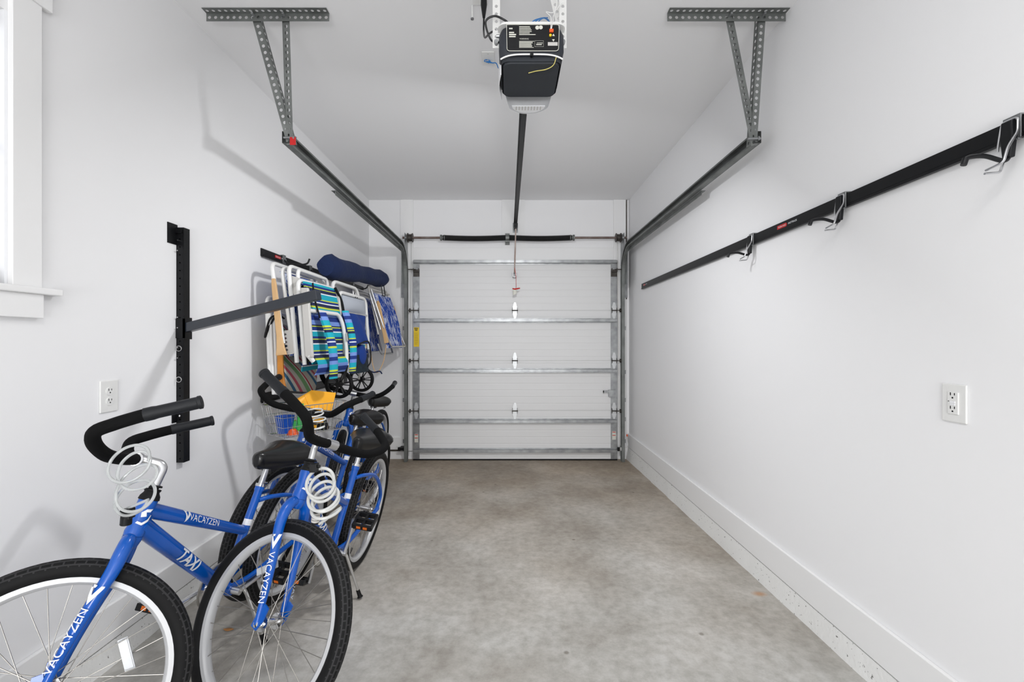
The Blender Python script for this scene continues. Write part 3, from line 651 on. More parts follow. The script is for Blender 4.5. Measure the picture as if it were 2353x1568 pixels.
mb.box((.012, yy, uz1-.104), (.047, yy-.0006, uz1-.1035)).box((.012, yy, uz1-.080), (.047, yy-.0006, uz1-.0795)).box((.012, yy, uz1-.104), (.0125, yy-.0006, uz1-.080)).box((.0465, yy, uz1-.104), (.047, yy-.0006, uz1-.080))
mb.box((.018, yy, uz1-.097), (.040, yy-.0006, uz1-.0935)).box((.020, yy, uz1-.090), (.044, yy-.0006, uz1-.088))
obj('label_print', mb, INK, lp, smooth=False)
flat_text('warning_word', 'WARNING', .0075, (-.030, yy, uz1-.073), (1, 0, 0), (0, 0, 1), INK, lp)
mb = MB()
for x, z in ((.022, .028), (.036, .027)): mb.cyl((x, yy, uz1-z), (x, yy-.0007, uz1-z), .0078, 20)
obj('certification_seal', mb, INK, lp)
obj('wire_terminal', MB().box((.070, yy, uz1-.048), (.086, yy-.006, uz1-.036)), ORANGE, lp, smooth=False)
obj('learn_button', MB().cyl((.074, yy, uz1-.060), (.074, yy-.005, uz1-.060), .005, 14), YLABEL, lp)
obj('arrow_button', MB().prism([(-.005, 0), (.005, 0), (0, .008)], (.086, yy, uz1-.062), (1, 0, 0), (0, 0, 1), (0, -.003, 0)).prism([(-.005, 0), (.005, 0), (0, -.008)], (.086, yy, uz1-.076), (1, 0, 0), (0, 0, 1), (0, -.003, 0)), INK, lp, smooth=False)
obj('memory_port', MB().box((.064, yy, uz1-.100), (.103, yy-.001, uz1-.086)), GREYPL, lp, smooth=False)
# white lamp lens on the far end, slotted
def lens():
    mb = MB()
    def fn(u, v):
        a = (u-.5)*PI; r = 1-.22*(1-v)**2
        return V((math.sin(a)*.118*r, uy1+.02+math.cos(a)*.095*r, -.188+.158*v))
    return mb.sheet(fn, 28, 8, .003, (0, -1, 0))
ln = obj('lamp_lens', lens(), LENS, op)
obj('lens_floor', MB().prism([(math.sin((k/20-.5)*PI)*.076, math.cos((k/20-.5)*PI)*.062) for k in range(21)], (0, uy1+.02, -.190), (1, 0, 0), (0, 1, 0), (0, 0, .004)), LENS, ln, smooth=False)
mb = MB()
for k in range(9):
    x = -.056+.014*k; mb.box((x-.0022, uy1+.022, -.1908), (x+.0022, uy1+.055-.00035*abs(x)*100, -.1901))
obj('vent_slot', mb, GREYPL, ln, smooth=False)
obj('side_lamp_cover', MB().sheet(lambda u, v: V((-.125-.010*math.sin(PI*u), uy0+.06+.20*u, -.175+.15*v)), 10, 3, .003, (1, 0, 0)), LENS, op)
# steel straps to the ceiling
for x, sg in ((-.142, -1), (.130, 1)):
    mb = MB().perf((x, uy0+.045, -.075), (0, 0, 1), (1, 0, 0), ZC-O.z+.075, .030, .0305, .0065)
    obj('hanging_strap', mb, WHITEFR, op, smooth=False)
    obj('strap_bolt', MB().cyl((x, uy0+.05, -.055), (x, uy0+.032, -.055), .009, 8).cyl((x+.0*sg, uy0+.04, -.03), (x-sg*.02, uy0+.04, -.03), .006, 8), GALV, op)
dmb = MB(); A_ = V((.125, uy0+.07, .02)); B_ = V((.055, uy0+.10, ZC-O.z)); d = (B_-A_); L_ = d.length; d.normalize(); sd = V((0, 1, 0)).cross(d)
obj('brace_strap', dmb.perf(A_, d, sd, L_, .030, .0305, .0065), WHITEFR, op, smooth=False)
# wires at the head
obj('power_cord', MB().tube(crom([(-.088, uy0+.03, .012), (-.11, uy0+.03, .030), (-.15, uy0+.02, .038), (-.185, uy0+.03, .02), (-.165, uy0+.06, -.03), (-.13, uy0+.04, -.055)], 8), .0042, 8), BLACK, op)
obj('bell_wire', MB().tube(crom([(.078, yy-.005, uz1-.036), (.083, yy-.014, -.01), (.086, uy0-.004, .018), (.096, uy0+.02, .06), (.10, uy0+.03, .12), (.06, uy0+.04, .25), (.05, uy0+.05, ZC-O.z)], 8), .0016, 6).tube(crom([(.075, yy-.005, uz1-.036), (.076, yy-.016, -.01), (.074, uy0-.004, .02), (.060, uy0+.02, .055), (.09, uy0+.03, .06), (.125, uy0+.03, .10)], 8), .0016, 6), WHITE, op)
obj('antenna_wire', MB().tube(crom([(.098, uy0-.004, uz0+.012), (.088, uy0+.015, uz0-.008), (.060, uy0+.03, uz0-.016), (.02, uy0+.045, uz0-.014), (-.01, uy0+.055, uz0-.016)], 8), .0018, 6), WIREY, op)
mb = MB()
for k in range(3): mb.tube(crom([(-.005+.012*k, uy0+.05, .012), (.008+.012*k, uy0+.06, .045), (.045+.006*k, uy0+.09, .08), (.075+.004*k, uy0+.13, .11-.008*k)], 8), .0022, 6)
obj('network_wire', mb, CABLE, op)

# rail from head to header bracket
rl = empty('opener_rail', M.Translation(V((.08, 2.06, 2.53))-O)); rl.parent = op; rl['label'] = 'long black rail'
A_, B_ = V((0, 0, 0)), V((0, 3.02, .10))
mb = MB().bar(A_, B_, .040, .010).bar(A_+V((0, 0, -.012)), B_+V((0, 0, -.012)), .012, .018).bar(A_+V((0, 0, -.020)), B_+V((0, 0, -.020)), .022, .004)
obj('t_rail', mb, BLACKM, rl, smooth=False)
obj('header_bracket', MB().box((-.022, 2.99, .055), (-.018, 3.135, .12)).box((.018, 2.99, .055), (.022, 3.135, .12)).box((-.03, 3.118, .03), (.03, 3.122, .14)).cyl((-.028, 3.03, .085), (.028, 3.03, .085), .007, 8), GALV, rl, smooth=False)
obj('drive_pulley', MB().lathe([(.006, -.012), (.024, -.010), (.018, 0), (.024, .010), (.006, .012)], (0, 3.03, .07), (1, 0, 0), 20), GALVD, rl)
# trolley, arm, door bracket
ar = empty('release_arm', M.Translation(V((.08, 4.98, 2.585))-O)); ar.parent = op; ar['label'] = 'thin steel arm with red release handle'
obj('trolley', MB().box((-.022, -.045, -.010), (.022, .045, .020)).box((-.012, -.02, -.03), (.012, .02, -.008)), BLACK, ar, smooth=False)
obj('arm_bar', MB().bar((.002, 0, -.03), (-.010, .085, -.50), .014, .004, (0, 1, 0)), RUST, ar, smooth=False)
obj('door_bracket', MB().box((-.03, .085, -.55), (.008, .148, -.545)).box((-.03, .085, -.55), (-.026, .15, -.49)).box((.004, .085, -.55), (.008, .15, -.49)).cyl((-.035, .10, -.505), (.015, .10, -.505), .005, 8), GALV, ar, smooth=False)
obj('release_cord', MB().tube([(-.006, .075, -.45), (.006, .045, -.56), (.008, .035, -.675)], .0022, 6), RED, ar)
obj('release_handle', MB().tube([(-.035, .035, -.685), (-.01, .035, -.690), (.02, .035, -.686), (.05, .035, -.680)], [.006, .008, .008, .006], 8), RED, ar)
obj('paper_tag', MB().sheet(lambda u, v: V((-.03+.045*u, .03+.01*math.sin(3*u), -.76+.055*v+.02*u)), 4, 3, .001, (0, 1, 0)), INK, ar)

# ceiling outlets and plug
def plate(name, O_, X_, Y_, w_, h_, d_, lab):        # wall plate: O_ centre, X_ right, Y_ up, returns root
    X_, Y_ = V(X_), V(Y_); Z_ = X_.cross(Y_)
    m = M((X_, Y_, Z_)).transposed().to_4x4(); m.translation = V(O_)
    o = empty(name, m); tag(o, lab, 'outlet')
    obj('cover_plate', MB().box((-w_/2, -h_/2, 0), (w_/2, h_/2, d_)), WHITE, o, smooth=False, bevel=.003)
    return o
def slots(mb, y, z):
    mb.box((-.0075, y+.002, z), (-.0052, y+.011, z+.0006)).box((.0052, y+.003, z), (.0075, y+.010, z+.0006)); mb.cyl((0, y-.005, z), (0, y-.005, z+.0006), .0026, 10)
o = plate('ceiling_outlet', (-.115, 2.60, ZC-.001), (1, 0, 0), (0, -1, 0), .072, .117, .006, 'white ceiling plate with a blue cable coming out, left of the motor head')
for y in (.042, -.042): obj('cover_screw', MB().cyl((0, y, .006), (0, y, .0075), .003, 8), GREYPL, o)
obj('blue_cable', MB().tube(crom([(0, -.01, .006), (.01, -.012, .014), (-.012, -.008, .02), (.02, -.014, .022), (.045, -.004, .03), (.06, -.02, .05), (.085, .04, .08)], 8), .0028, 6).tube(crom([(-.006, -.01, .006), (-.02, -.004, .012), (-.022, -.01, .016), (.004, -.008, .018), (.03, -.01, .026)], 6), .0022, 6), CABLE, o)
o = plate('ceiling_outlet', (-.135, 2.13, ZC-.001), (1, 0, 0), (0, -1, 0), .072, .117, .006, 'white ceiling outlet at the top edge with the black plug in it')
mb = MB(); slots(mb, .022, .0062); obj('socket_slot', mb, BLACK, o)
p = empty('power_plug', M.Translation((-.115, 2.13, ZC-.08))); tag(p, 'black power plug and cord hanging from the ceiling outlet beside the motor head', 'power plug')
obj('plug_body', MB().lathe([(.008, .075), (.014, .072), (.015, .03), (.010, -.005), (.006, -.03)], (0, 0, 0), (0, 0, 1), 16), BLACK, p)
obj('cord', MB().tube(crom([(0, 0, -.03), (.0, -.01, -.10), (.01, -.10, -.19), (.035, -.22, -.255), (.060, -.27, -.275)], 8), .0042, 8), BLACK, p)
p = empty('eye_bolt', M.Translation((-.175, 2.20, ZC-.05))); tag(p, 'small white bolt hanging from the ceiling left of the black plug', 'bolt')
obj('bolt_shank', MB().cyl((0, 0, .05), (0, 0, -.01), .004, 10), WHITE, p); obj('bolt_head', MB().lathe([(.003, -.01), (.008, -.012), (.008, -.018), (.003, -.02)], (0, 0, 0), (0, 0, 1), 10), GALV, p)

# wall outlets
o = plate('wall_outlet', onL(248.5, 911)+V((0, 0, 0)), (0, 1, 0), (0, 0, 1), .082, .126, .006, 'white duplex wall outlet on the left wall under the window')
for y in (.020, -.020):
    mb = MB(); slots(mb, y, .0085); obj('socket_slot', mb, BLACK, o)
obj('receptacle', MB().lathe([(.002, .0055), (.0168, .0055), (.0168, .008), (.002, .0083)], (0, .020, 0), (0, 0, 1), 24).lathe([(.002, .0055), (.0168, .0055), (.0168, .008), (.002, .0083)], (0, -.020, 0), (0, 0, 1), 24), WHITE, o)
yr = F*XR/(2195.5-CX)
o = plate('wall_outlet', (XR, yr, H-(927-CY)*yr/F), (0, -1, 0), (0, 0, 1), .078, .118, .006, 'white rectangular ground fault wall outlet on the right wall')
rc_ = obj('receptacle', MB().box((-.0168, -.034, .005), (.0168, .034, .009)), WHITE, o, smooth=False, bevel=.001)
mb = MB(); slots(mb, .022, .0092); slots(mb, -.020, .0092); mb.box((-.014, .0045, .0092), (-.011, .0065, .0098)); obj('socket_slot', mb, BLACK, rc_)
obj('test_button', MB().box((-.008, .001, .009), (.008, .006, .0105)).box((-.008, -.006, .009), (.008, -.001, .0105)), BRIGHT, rc_, smooth=False)

# door safety sensors near the floor
for x, sg, m_, lab in ((-1.215, 1, BLACK, 'black safety sensor near the floor at the left door jamb'), (1.292, -1, WHITE, 'white safety sensor near the floor at the right door jamb')):
    s_ = empty('safety_sensor', M.Translation((x, 5.12, .10))); tag(s_, lab, 'safety sensor')
    obj('sensor_body', MB().box((-.032, -.020, -.018), (.032, .020, .018)), m_, s_, smooth=False, bevel=.004)
    obj('sensor_eye', MB().cyl((.032*sg, 0, 0), (.040*sg, 0, 0), .009, 14), BLACK, s_)
    obj('sensor_bracket', MB().box((sg*.03, -.022, -.022), (sg*.062, -.018, .022)).box((-.01, .018, -.02), (.03, .062, .02)), BLACKM, s_, smooth=False)
for pts, nut, lab, X_ in (([(-1.18, 5.165, .295), (-1.175, 5.16, .23), (-1.165, 5.16, .17), (-1.19, 5.155, .10), (-1.23, 5.15, .085), (-1.27, 5.15, .12)], (-1.18, 5.165, .30), 'loose grey sensor wires with an orange wire nut, left of the door', -1), ([(1.352, 5.15, .24), (1.353, 5.13, .19), (1.352, 5.10, .15), (1.34, 5.12, .11)], (1.352, 5.15, .245), 'loose grey sensor wires with an orange wire nut, right of the door', 1)):
    s_ = empty('sensor_wire', M.Translation(pts[0])); tag(s_, lab, 'wire')
    o0 = V(pts[0]); obj('wire_strand', MB().tube(crom([V(q)-o0 for q in pts], 6), .0022, 6), GREYPL, s_)
    obj('wire_nut', MB().lathe([(.003, -.012), (.009, -.010), (.007, .008), (.004, .014)], V(nut)-o0, (0, 0, 1), 10), ORANGE, s_)

# unseen ceiling lamps added to brighten the room, above and behind the viewer
for y, lab in ((.05, 'added round white flush ceiling lamp right above the viewer'), (-1.7, 'added round white flush ceiling lamp behind the viewer')):
    s_ = empty('added_ceiling_lamp', M.Translation((-.1, y, ZC))); tag(s_, lab, 'added ceiling lamp')
    obj('added_lamp_base', MB().lathe([(.01, 0), (.19, 0), (.19, -.025), (.01, -.025)], (0, 0, 0), (0, 0, 1), 36), WHITE, s_)
    obj('added_lamp_diffuser', MB().lathe([(.01, -.026), (.175, -.026), (.165, -.05), (.10, -.066), (.01, -.07)], (0, 0, 0), (0, 0, 1), 36), LAMP, s_)

# ------------------------------------------------------------ wall rails, hooks, vertical rack
def rail(side, y0, y1, z0, z1, lab, badges=()):
    x = XR if side > 0 else XL
    r = empty('wall_rail', M.Translation((x, (y0+y1)/2, z0))); tag(r, lab, 'wall rail', )
    yc = (y0+y1)/2; h = z1-z0; d = -.018*side
    obj('rail_channel', MB().box((0, y0-yc, 0), (d*.5, y1-yc, h)).box((d*.4, y0-yc, .005), (d, y1-yc, h-.004)).box((d*.3, y0-yc, -.006), (d*1.15, y1-yc, .004)), BLACKM, r, smooth=False, bevel=.0012)
    for yb, sz in badges:
        X_ = (0, -1, 0) if side > 0 else (0, 1, 0); nx = 1 if side < 0 else -1
        o0 = V((d, yb-yc, h*.52)); Xv = V(X_)
        bd = obj('red_badge', MB().prism([(-.040*sz, -.009*sz), (.034*sz, -.009*sz), (.040*sz, 0), (.034*sz, .009*sz), (-.040*sz, .009*sz)], o0, Xv, (0, 0, 1), (nx*.0007, 0, 0)), RED, r, smooth=False)
        flat_text('badge_lettering', 'Rubbermaid', .0125*sz, o0+V((nx*.0007, 0, 0)), Xv, (0, 0, 1), DECAL, bd)
        flat_text('rail_lettering', 'FASTTRACK', .0125*sz, o0+Xv*(.083*sz), Xv, (0, 0, 1), DECAL, r, bold=.0002)
    return r
rail(1, .55, 4.646, 1.855, 1.908, 'long black rail on the right wall carrying three hooks', [(2.26, 1.0), (4.55, .8)])
rail(-1, 2.92, 4.95, 1.862, 1.912, 'short black upper rail on the left wall above the beach chairs', [(3.11, 1.0)])
rail(-1, 2.92, 4.45, .915, .972, 'black lower rail on the left wall behind the wire basket', [])

def rail_hook(y, lab, grp=None):
    r = empty('rail_hook', M.Translation((XR, y, 1.855))); tag(r, lab, 'hook', grp)
    x = -.019
    obj('clip_plate', MB().box((x, -.022, -.006), (x-.004, .022, .056)).box((0, -.022, .0535), (x-.004, .022, .058)).box((x, -.022, -.012), (x-.010, .022, -.008)), GALV, r, smooth=False, bevel=.001)
    obj('hook_body', MB().prism([(-.013, .044), (.013, .044), (.016, .0), (.010, -.055), (-.010, -.055), (-.016, .0)], (x-.004, 0, 0), (0, 1, 0), (0, 0, 1), (-.016, 0, 0)), BLACK, r, smooth=False, bevel=.003)
    obj('wire_loop', MB().tube(fillet([(x-.018, .022, -.03), (x-.012, .022, .01), (x-.008, .019, .048), (x-.008, -.019, .048), (x-.012, -.022, .008), (x-.040, -.024, -.035), (x-.052, -.024, -.075), (x-.055, .018, -.082)], .010), .0032, 8), ALU, r)
    obj('hook_arm', MB().tube(crom([(x-.008, 0, -.020), (x-.012, .0, -.050), (x-.028, 0, -.062), (x-.075, 0, -.050), (x-.115, 0, -.052), (x-.130, 0, -.060)], 6), .0062, 10).tube([(x-.128, 0, -.056), (x-.134, 0, -.074)], [.0075, .0072], 10), BLACK, r)
    obj('locking_wire', MB().tube(fillet([(x-.004, .014, -.045), (x-.020, .014, -.088), (x-.062, .014, -.092)], .006), .0032, 8), ALU, r)
    return r
rail_hook(2.54, 'black and silver rail hook on the right wall, farthest of the three')
rail_hook(1.85, 'black and silver rail hook on the right wall, middle of the three')
rail_hook(1.225, 'rail hook on the right wall cut by the right edge of the photo')
# small metal spring hanging under the middle hook is only a wall mark in the photo: build the scuff as a thin paint chip
# vertical rack
vr = empty('vertical_rack', M.Translation((XL, 2.2, .722))); tag(vr, 'black vertical steel wall rack with holes and pins beside the window', 'wall rack')
zt = 1.134
obj('upright', MB().perf((.0175, -.019, 0), (0, 0, 1), (1, 0, 0), zt, .034, .038, .0035, .002).box((.034, -.019, 0), (.036, .022, zt)).box((0, .020, 0), (.035, .022, zt)).box((0, -.019, 0), (.002, .022, zt)), BLACKM, vr, smooth=False)
obj('wall_bracket', MB().box((0, -.078, zt-.085), (.004, -.016, zt+.012)).box((.004, -.030, zt-.03), (.03, -.021, zt-.01)), BLACKM, vr, smooth=False)
obj('wall_bracket', MB().box((0, -.05, .195), (.004, .04, .245)), BLACKM, vr, smooth=False)
for z in (1.07, 1.02, .70, .65, .555, .505):
    obj('pin', MB().cyl((.016, -.034, z), (.016, -.018, z), .0028, 8), CHROME, vr)
for z in (.55, .401):
    obj('pull_ring', MB().tube([V((.020+.0125*math.cos(a), -.030, z+.0125*math.sin(a))) for a in [2*PI*k/20 for k in range(20)]], .0018, 6, True), CHROME, vr)
for z in (1.115, .225): obj('mounting_screw', MB().lathe([(.001, 0), (.006, 0), (.004, .003), (.001, .004)], (.016, -.021, z), (0, -1, 0), 12), CHROME, vr)
vrl = V(vr.location)
arm0 = V((XL+.036, 2.2, 1.372))-vrl; arm1 = V((-.838, 2.0, 1.512))-vrl
obj('arm_sleeve', MB().box((-.002+.036, -.024, .595), (.044, .027, .700)).box((.0, -.024, .60), (.044, -.021, .695)), BLACKM, vr, smooth=False)
obj('support_arm', MB().bar(arm0, arm1, .034, .044), mat('arm_powder_coat', rgb(30, 36, 46), .3, spec=.7), vr, smooth=False, bevel=.002)

# ------------------------------------------------------------ bicycles
hc, rc, wv, sbk, rz, sh, su, cr, tp, sb2, stl, LB, bu = .65, .08, .297, .195, .126, .765, .205, .405, .51, .553, .383, 1.106, .46
RW = .335; ht = math.radians(69)
ax = V((-math.cos(ht), 0, math.sin(ht))); nx_ = V((math.sin(ht), 0, math.cos(ht)))
HUB = V((LB, 0, RW)); AX = HUB-nx_*.045
BB = V((bu, 0, .29)); ST = BB+V((-.4*stl, 0, stl)); CLP = AX+ax*hc+V((rc, 0, 0))
_c = {}
def cm(name, build, m, smooth=True):         # mesh cache shared by the four bicycles
    if name not in _c: _c[name] = build().mesh(name, m, smooth)
    return _c[name]
def tyre_mb():
    mb = MB(); n = 84; k = 16; prof = []
    for i in range(k):
        t = PI+2*PI*i/k            # start at the inner side
        prof.append((.308+.0275*math.cos(t), .0270*math.sin(t)))
    mb.lathe(prof, (0, 0, 0), (0, 1, 0), n, closed=True); uv = []
    for i in range(k):
        for j in range(n):
            for a, b in ((i, j), (i, j+1), (i+1, j+1), (i+1, j)): uv.append((b*1.0, a*6.0/k))
    mb.uv = uv; return mb
def rim_mb(): return MB().lathe([(.289, -.012), (.287, -.018), (.274, -.018), (.266, -.011), (.264, 0), (.266, .011), (.274, .018), (.287, .018), (.289, .012)], (0, 0, 0), (0, 1, 0), 72, closed=True)
def hub_mb(): return MB().lathe([(.004, -.062), (.010, -.060), (.010, -.046), (.013, -.044), (.013, -.036), (.026, -.035), (.026, -.031), (.013, -.028), (.012, .028), (.026, .031), (.026, .035), (.013, .036), (.013, .044), (.010, .046), (.010, .060), (.004, .062)], (0, 0, 0), (0, 1, 0), 24)
def spoke_mb(side, tw):
    r0, r1 = .024, .267; a1 = tw*math.radians(62)
    return MB().cyl((r0*math.cos(a1), side*.033, r0*math.sin(a1)), (r1, side*.004, 0), .0013, 5)
def wheel(name, bike, mtx, refl=None):
    w_ = obj(name, cm('rim', rim_mb, RIM), parent=bike, mtx=mtx, label='silver rimmed spoked wheel')
    obj('tire', cm('tire', tyre_mb, TYRE), parent=w_, label='black rubber tire')
    obj('hub', cm('hub', hub_mb, CHROME), parent=w_)
    for q in range(8):
        for k, (side, tw) in enumerate(((1, 1), (-1, 1), (1, -1), (-1, -1))):
            obj('spoke', cm('spoke%d' % k, lambda: spoke_mb(side, tw), STEEL), parent=w_, mtx=M.Rotation(2*PI*(q*4+k)/32, 4, 'Y'))
    obj('valve_stem', cm('valve', lambda: MB().cyl((.266, 0, 0), (.229, 0, 0), .003, 8).cyl((.240, 0, 0), (.222, 0, 0), .0048, 8), BLACK), parent=w_, mtx=M.Rotation(.9, 4, 'Y'))
    if refl is not None:
        obj('wheel_reflector', cm('refl', lambda: MB().box((.168, -.005, -.042), (.186, .005, .042)).box((.165, -.003, -.046), (.189, .003, .046)), GLASSREF, False), parent=w_, mtx=M.Rotation(refl, 4, 'Y'), label='clear plastic reflector')
    return w_
def frame_mb():
    mb = MB(); hb_ = AX+ax*cr; h2 = AX+ax*tp
    mb.lathe([(.018, -.001), (.026, 0), (.0275, .012), (.024, .03), (.024, .075), (.0265, .092), (.0265, .105), (.018, .106)], hb_, ax, 24)
    d = (ST-BB).normalized(); tj = BB+d*.22
    mb.tube([h2-ax*.028, h2-ax*.028+(tj-h2+ax*.028)*.5, tj], [.0225, .0195, .0165], 18, sq=1.1)
    mb.tube([hb_+ax*.034, hb_+ax*.034+(BB-hb_-ax*.034)*.3, BB], [.0285, .0275, .024], 18)
    mb.tube([BB-d*.01, ST], [.0170, .0170], 16)
    mb.tube([ST-d*.028, ST-d*.001], .0195, 16)
    mb.cyl(BB+V((0, -.036, 0)), BB+V((0, .036, 0)), .0235, 20)
    for s in (-1, 1):
        mb.tube(crom([BB+V((-.015, s*.020, 0)), BB+V((-.12, s*.040, .004)), V((.16, s*.050, .316)), V((.03, s*.060, RW-.004)), V((-.035, s*.060, RW))], 6), [.0115]*24+[.009], 10)
        a0 = BB+d*.345
        mb.tube(crom([a0+V((-.005, s*.012, 0)), a0+V((-.07, s*.036, .0)), V((.13, s*.052, .575)), V((.03, s*.060, .50)), V((-.030, s*.062, .42)), V((-.030, s*.060, .365)), V((.0, s*.058, RW-.01))], 7), .0100, 10)
        mb.prism([(-.045, -.012), (.035, -.018), (.035, .014), (-.03, .03), (-.05, .01)], (0, s*.058, RW), (1, 0, 0), (0, 0, 1), (0, s*.005, 0))
    # gusset between top tube and down tube near the head
    g0 = h2-ax*.028; g1 = hb_+ax*.034
    mb.tube([g0*.5+g1*.5, g0*.5+g1*.5+V((-.07, 0, -.012))], [.021, .012], 12)
    return mb
def fork_leg(s):
    cw = AX+ax*(cr-.014); hb_ = HUB+V((0, s*.053, .004))
    e = cw+nx_*.006+V((0, s*.056, 0))-ax*.085
    p = [cw+V((.002, s*.008, .006)), cw+V((.003, s*.030, .002)), cw+nx_*.003+V((0, s*.049, 0))-ax*.030, e, e.lerp(hb_, .33)+nx_*.004, e.lerp(hb_, .66)+nx_*.004, hb_+V((0, 0, -.006))]
    return p
def fork_mb():
    mb = MB(); cw = AX+ax*(cr-.014)
    mb.lathe([(.016, -.022), (.022, -.014), (.026, .004), (.026, .013), (.016, .014)], cw, ax, 20)
    for s in (-1, 1):
        P = crom(fork_leg(s), 6); n = len(P); R = [.0165+.0035*math.sin(PI*min(1, i/(n*.6)))-.007*max(0, (i/n-.55)/.45) for i in range(n)]
        mb.tube(P, R, 16)
        h_ = HUB+V((0, s*.055, 0)); mb.prism([(-.014, -.014), (.012, -.014), (.018, .02), (.010, .06), (-.012, .062), (-.018, .01)], h_+V((0, -.003, 0)), (1, 0, 0), (0, 0, 1), (0, .006, 0))
    return mb
def bar_path(s):
    P = [(0, 0, 0), (.004, .03, .000), (.020, .10, .003), (.042, .168, .016), (.058, .214, .048), (.050, .243, .076), (.008, .259, .090), (-.03, .270, .099), (-.065, .2795, .106)]
    return [CLP+V((x, s*y, z)) for x, y, z in P]
def grip_ends(s): return CLP+V((-.060, s*.279, .1052)), CLP+V((-sbk, s*wv, .126))
def saddle_mb():
    mb = MB(); n = 26; k = 22; vs = []
    for i in range(n+1):
        t = i/n; x = -.150+.310*t
        hw = .120*min(1, (max(t, .0)/.16+.02)**.5)*(1-.0*t)
        if t > .22: hw = .120*((1-(t-.22)/.78)**1.2)*.78+.0264+ (.0 if t < .95 else 0)
        if t > .96: hw *= max(.25, 1-(t-.96)*14)
        if t < .01: hw *= .5
        zt_ = .018-.010*math.sin(PI*min(1, t*1.05)); wf = (hw/.12)**.5
        dp = (.030+.022*wf)*(1 if t < .93 else .75)
        for j in range(k):
            a = 2*PI*j/k; ca, sa = math.cos(a), math.sin(a)
            y = hw*math.copysign(abs(ca)**.9, ca)*(1 if sa > -.2 else .90)
            z = zt_+(abs(sa)**.9*(.018+.034*wf) if sa > 0 else -abs(sa)**.45*dp)
            vs.append((x, y, z))
    fs = [(i*k+j, i*k+(j+1) % k, (i+1)*k+(j+1) % k, (i+1)*k+j) for i in range(n) for j in range(k)]
    fs += [tuple(range(k-1, -1, -1)), tuple(n*k+j for j in range(k))]
    return mb.add(vs, fs)
def chain_mb():
    mb = MB(); P = []
    for k in range(13):
        a = -PI/2+PI*k/12; P.append(V((bu+.080*math.cos(a), -.046, .29+.080*math.sin(a))))
    for k in range(9):
        a = PI/2+PI*k/8; P.append(V((.036*math.cos(a), -.046, RW+.036*math.sin(a))))
    return mb.tube(P, .0045, 6, True)
def pedal_mb():
    mb = MB()
    for x in (-.042, 0, .042): mb.box((x-.006, .012, -.012), (x+.006, .100, .012))
    for y in (.010, .054, .098): mb.box((-.046, y-.005, -.011), (.046, y+.005, .011))
    return mb
def V_logo(sc):       # the flag-like V mark: a triangle with a notch
    return [[(0, -.5*sc), (.42*sc, .5*sc), (.20*sc, .5*sc), (-.02*sc, -.02*sc)], [(0, -.5*sc), (-.02*sc, -.02*sc), (-.24*sc, .5*sc), (-.42*sc, .5*sc)], [(-.42*sc, .5*sc), (.0*sc, .5*sc), (-.06*sc, .36*sc), (-.36*sc, .36*sc)]]
def rotp(polys, a, dx=0, dy=0):
    ca, sa = math.cos(a), math.sin(a); return [[(x*ca-y*sa+dx, x*sa+y*ca+dy) for x, y in p] for p in polys]
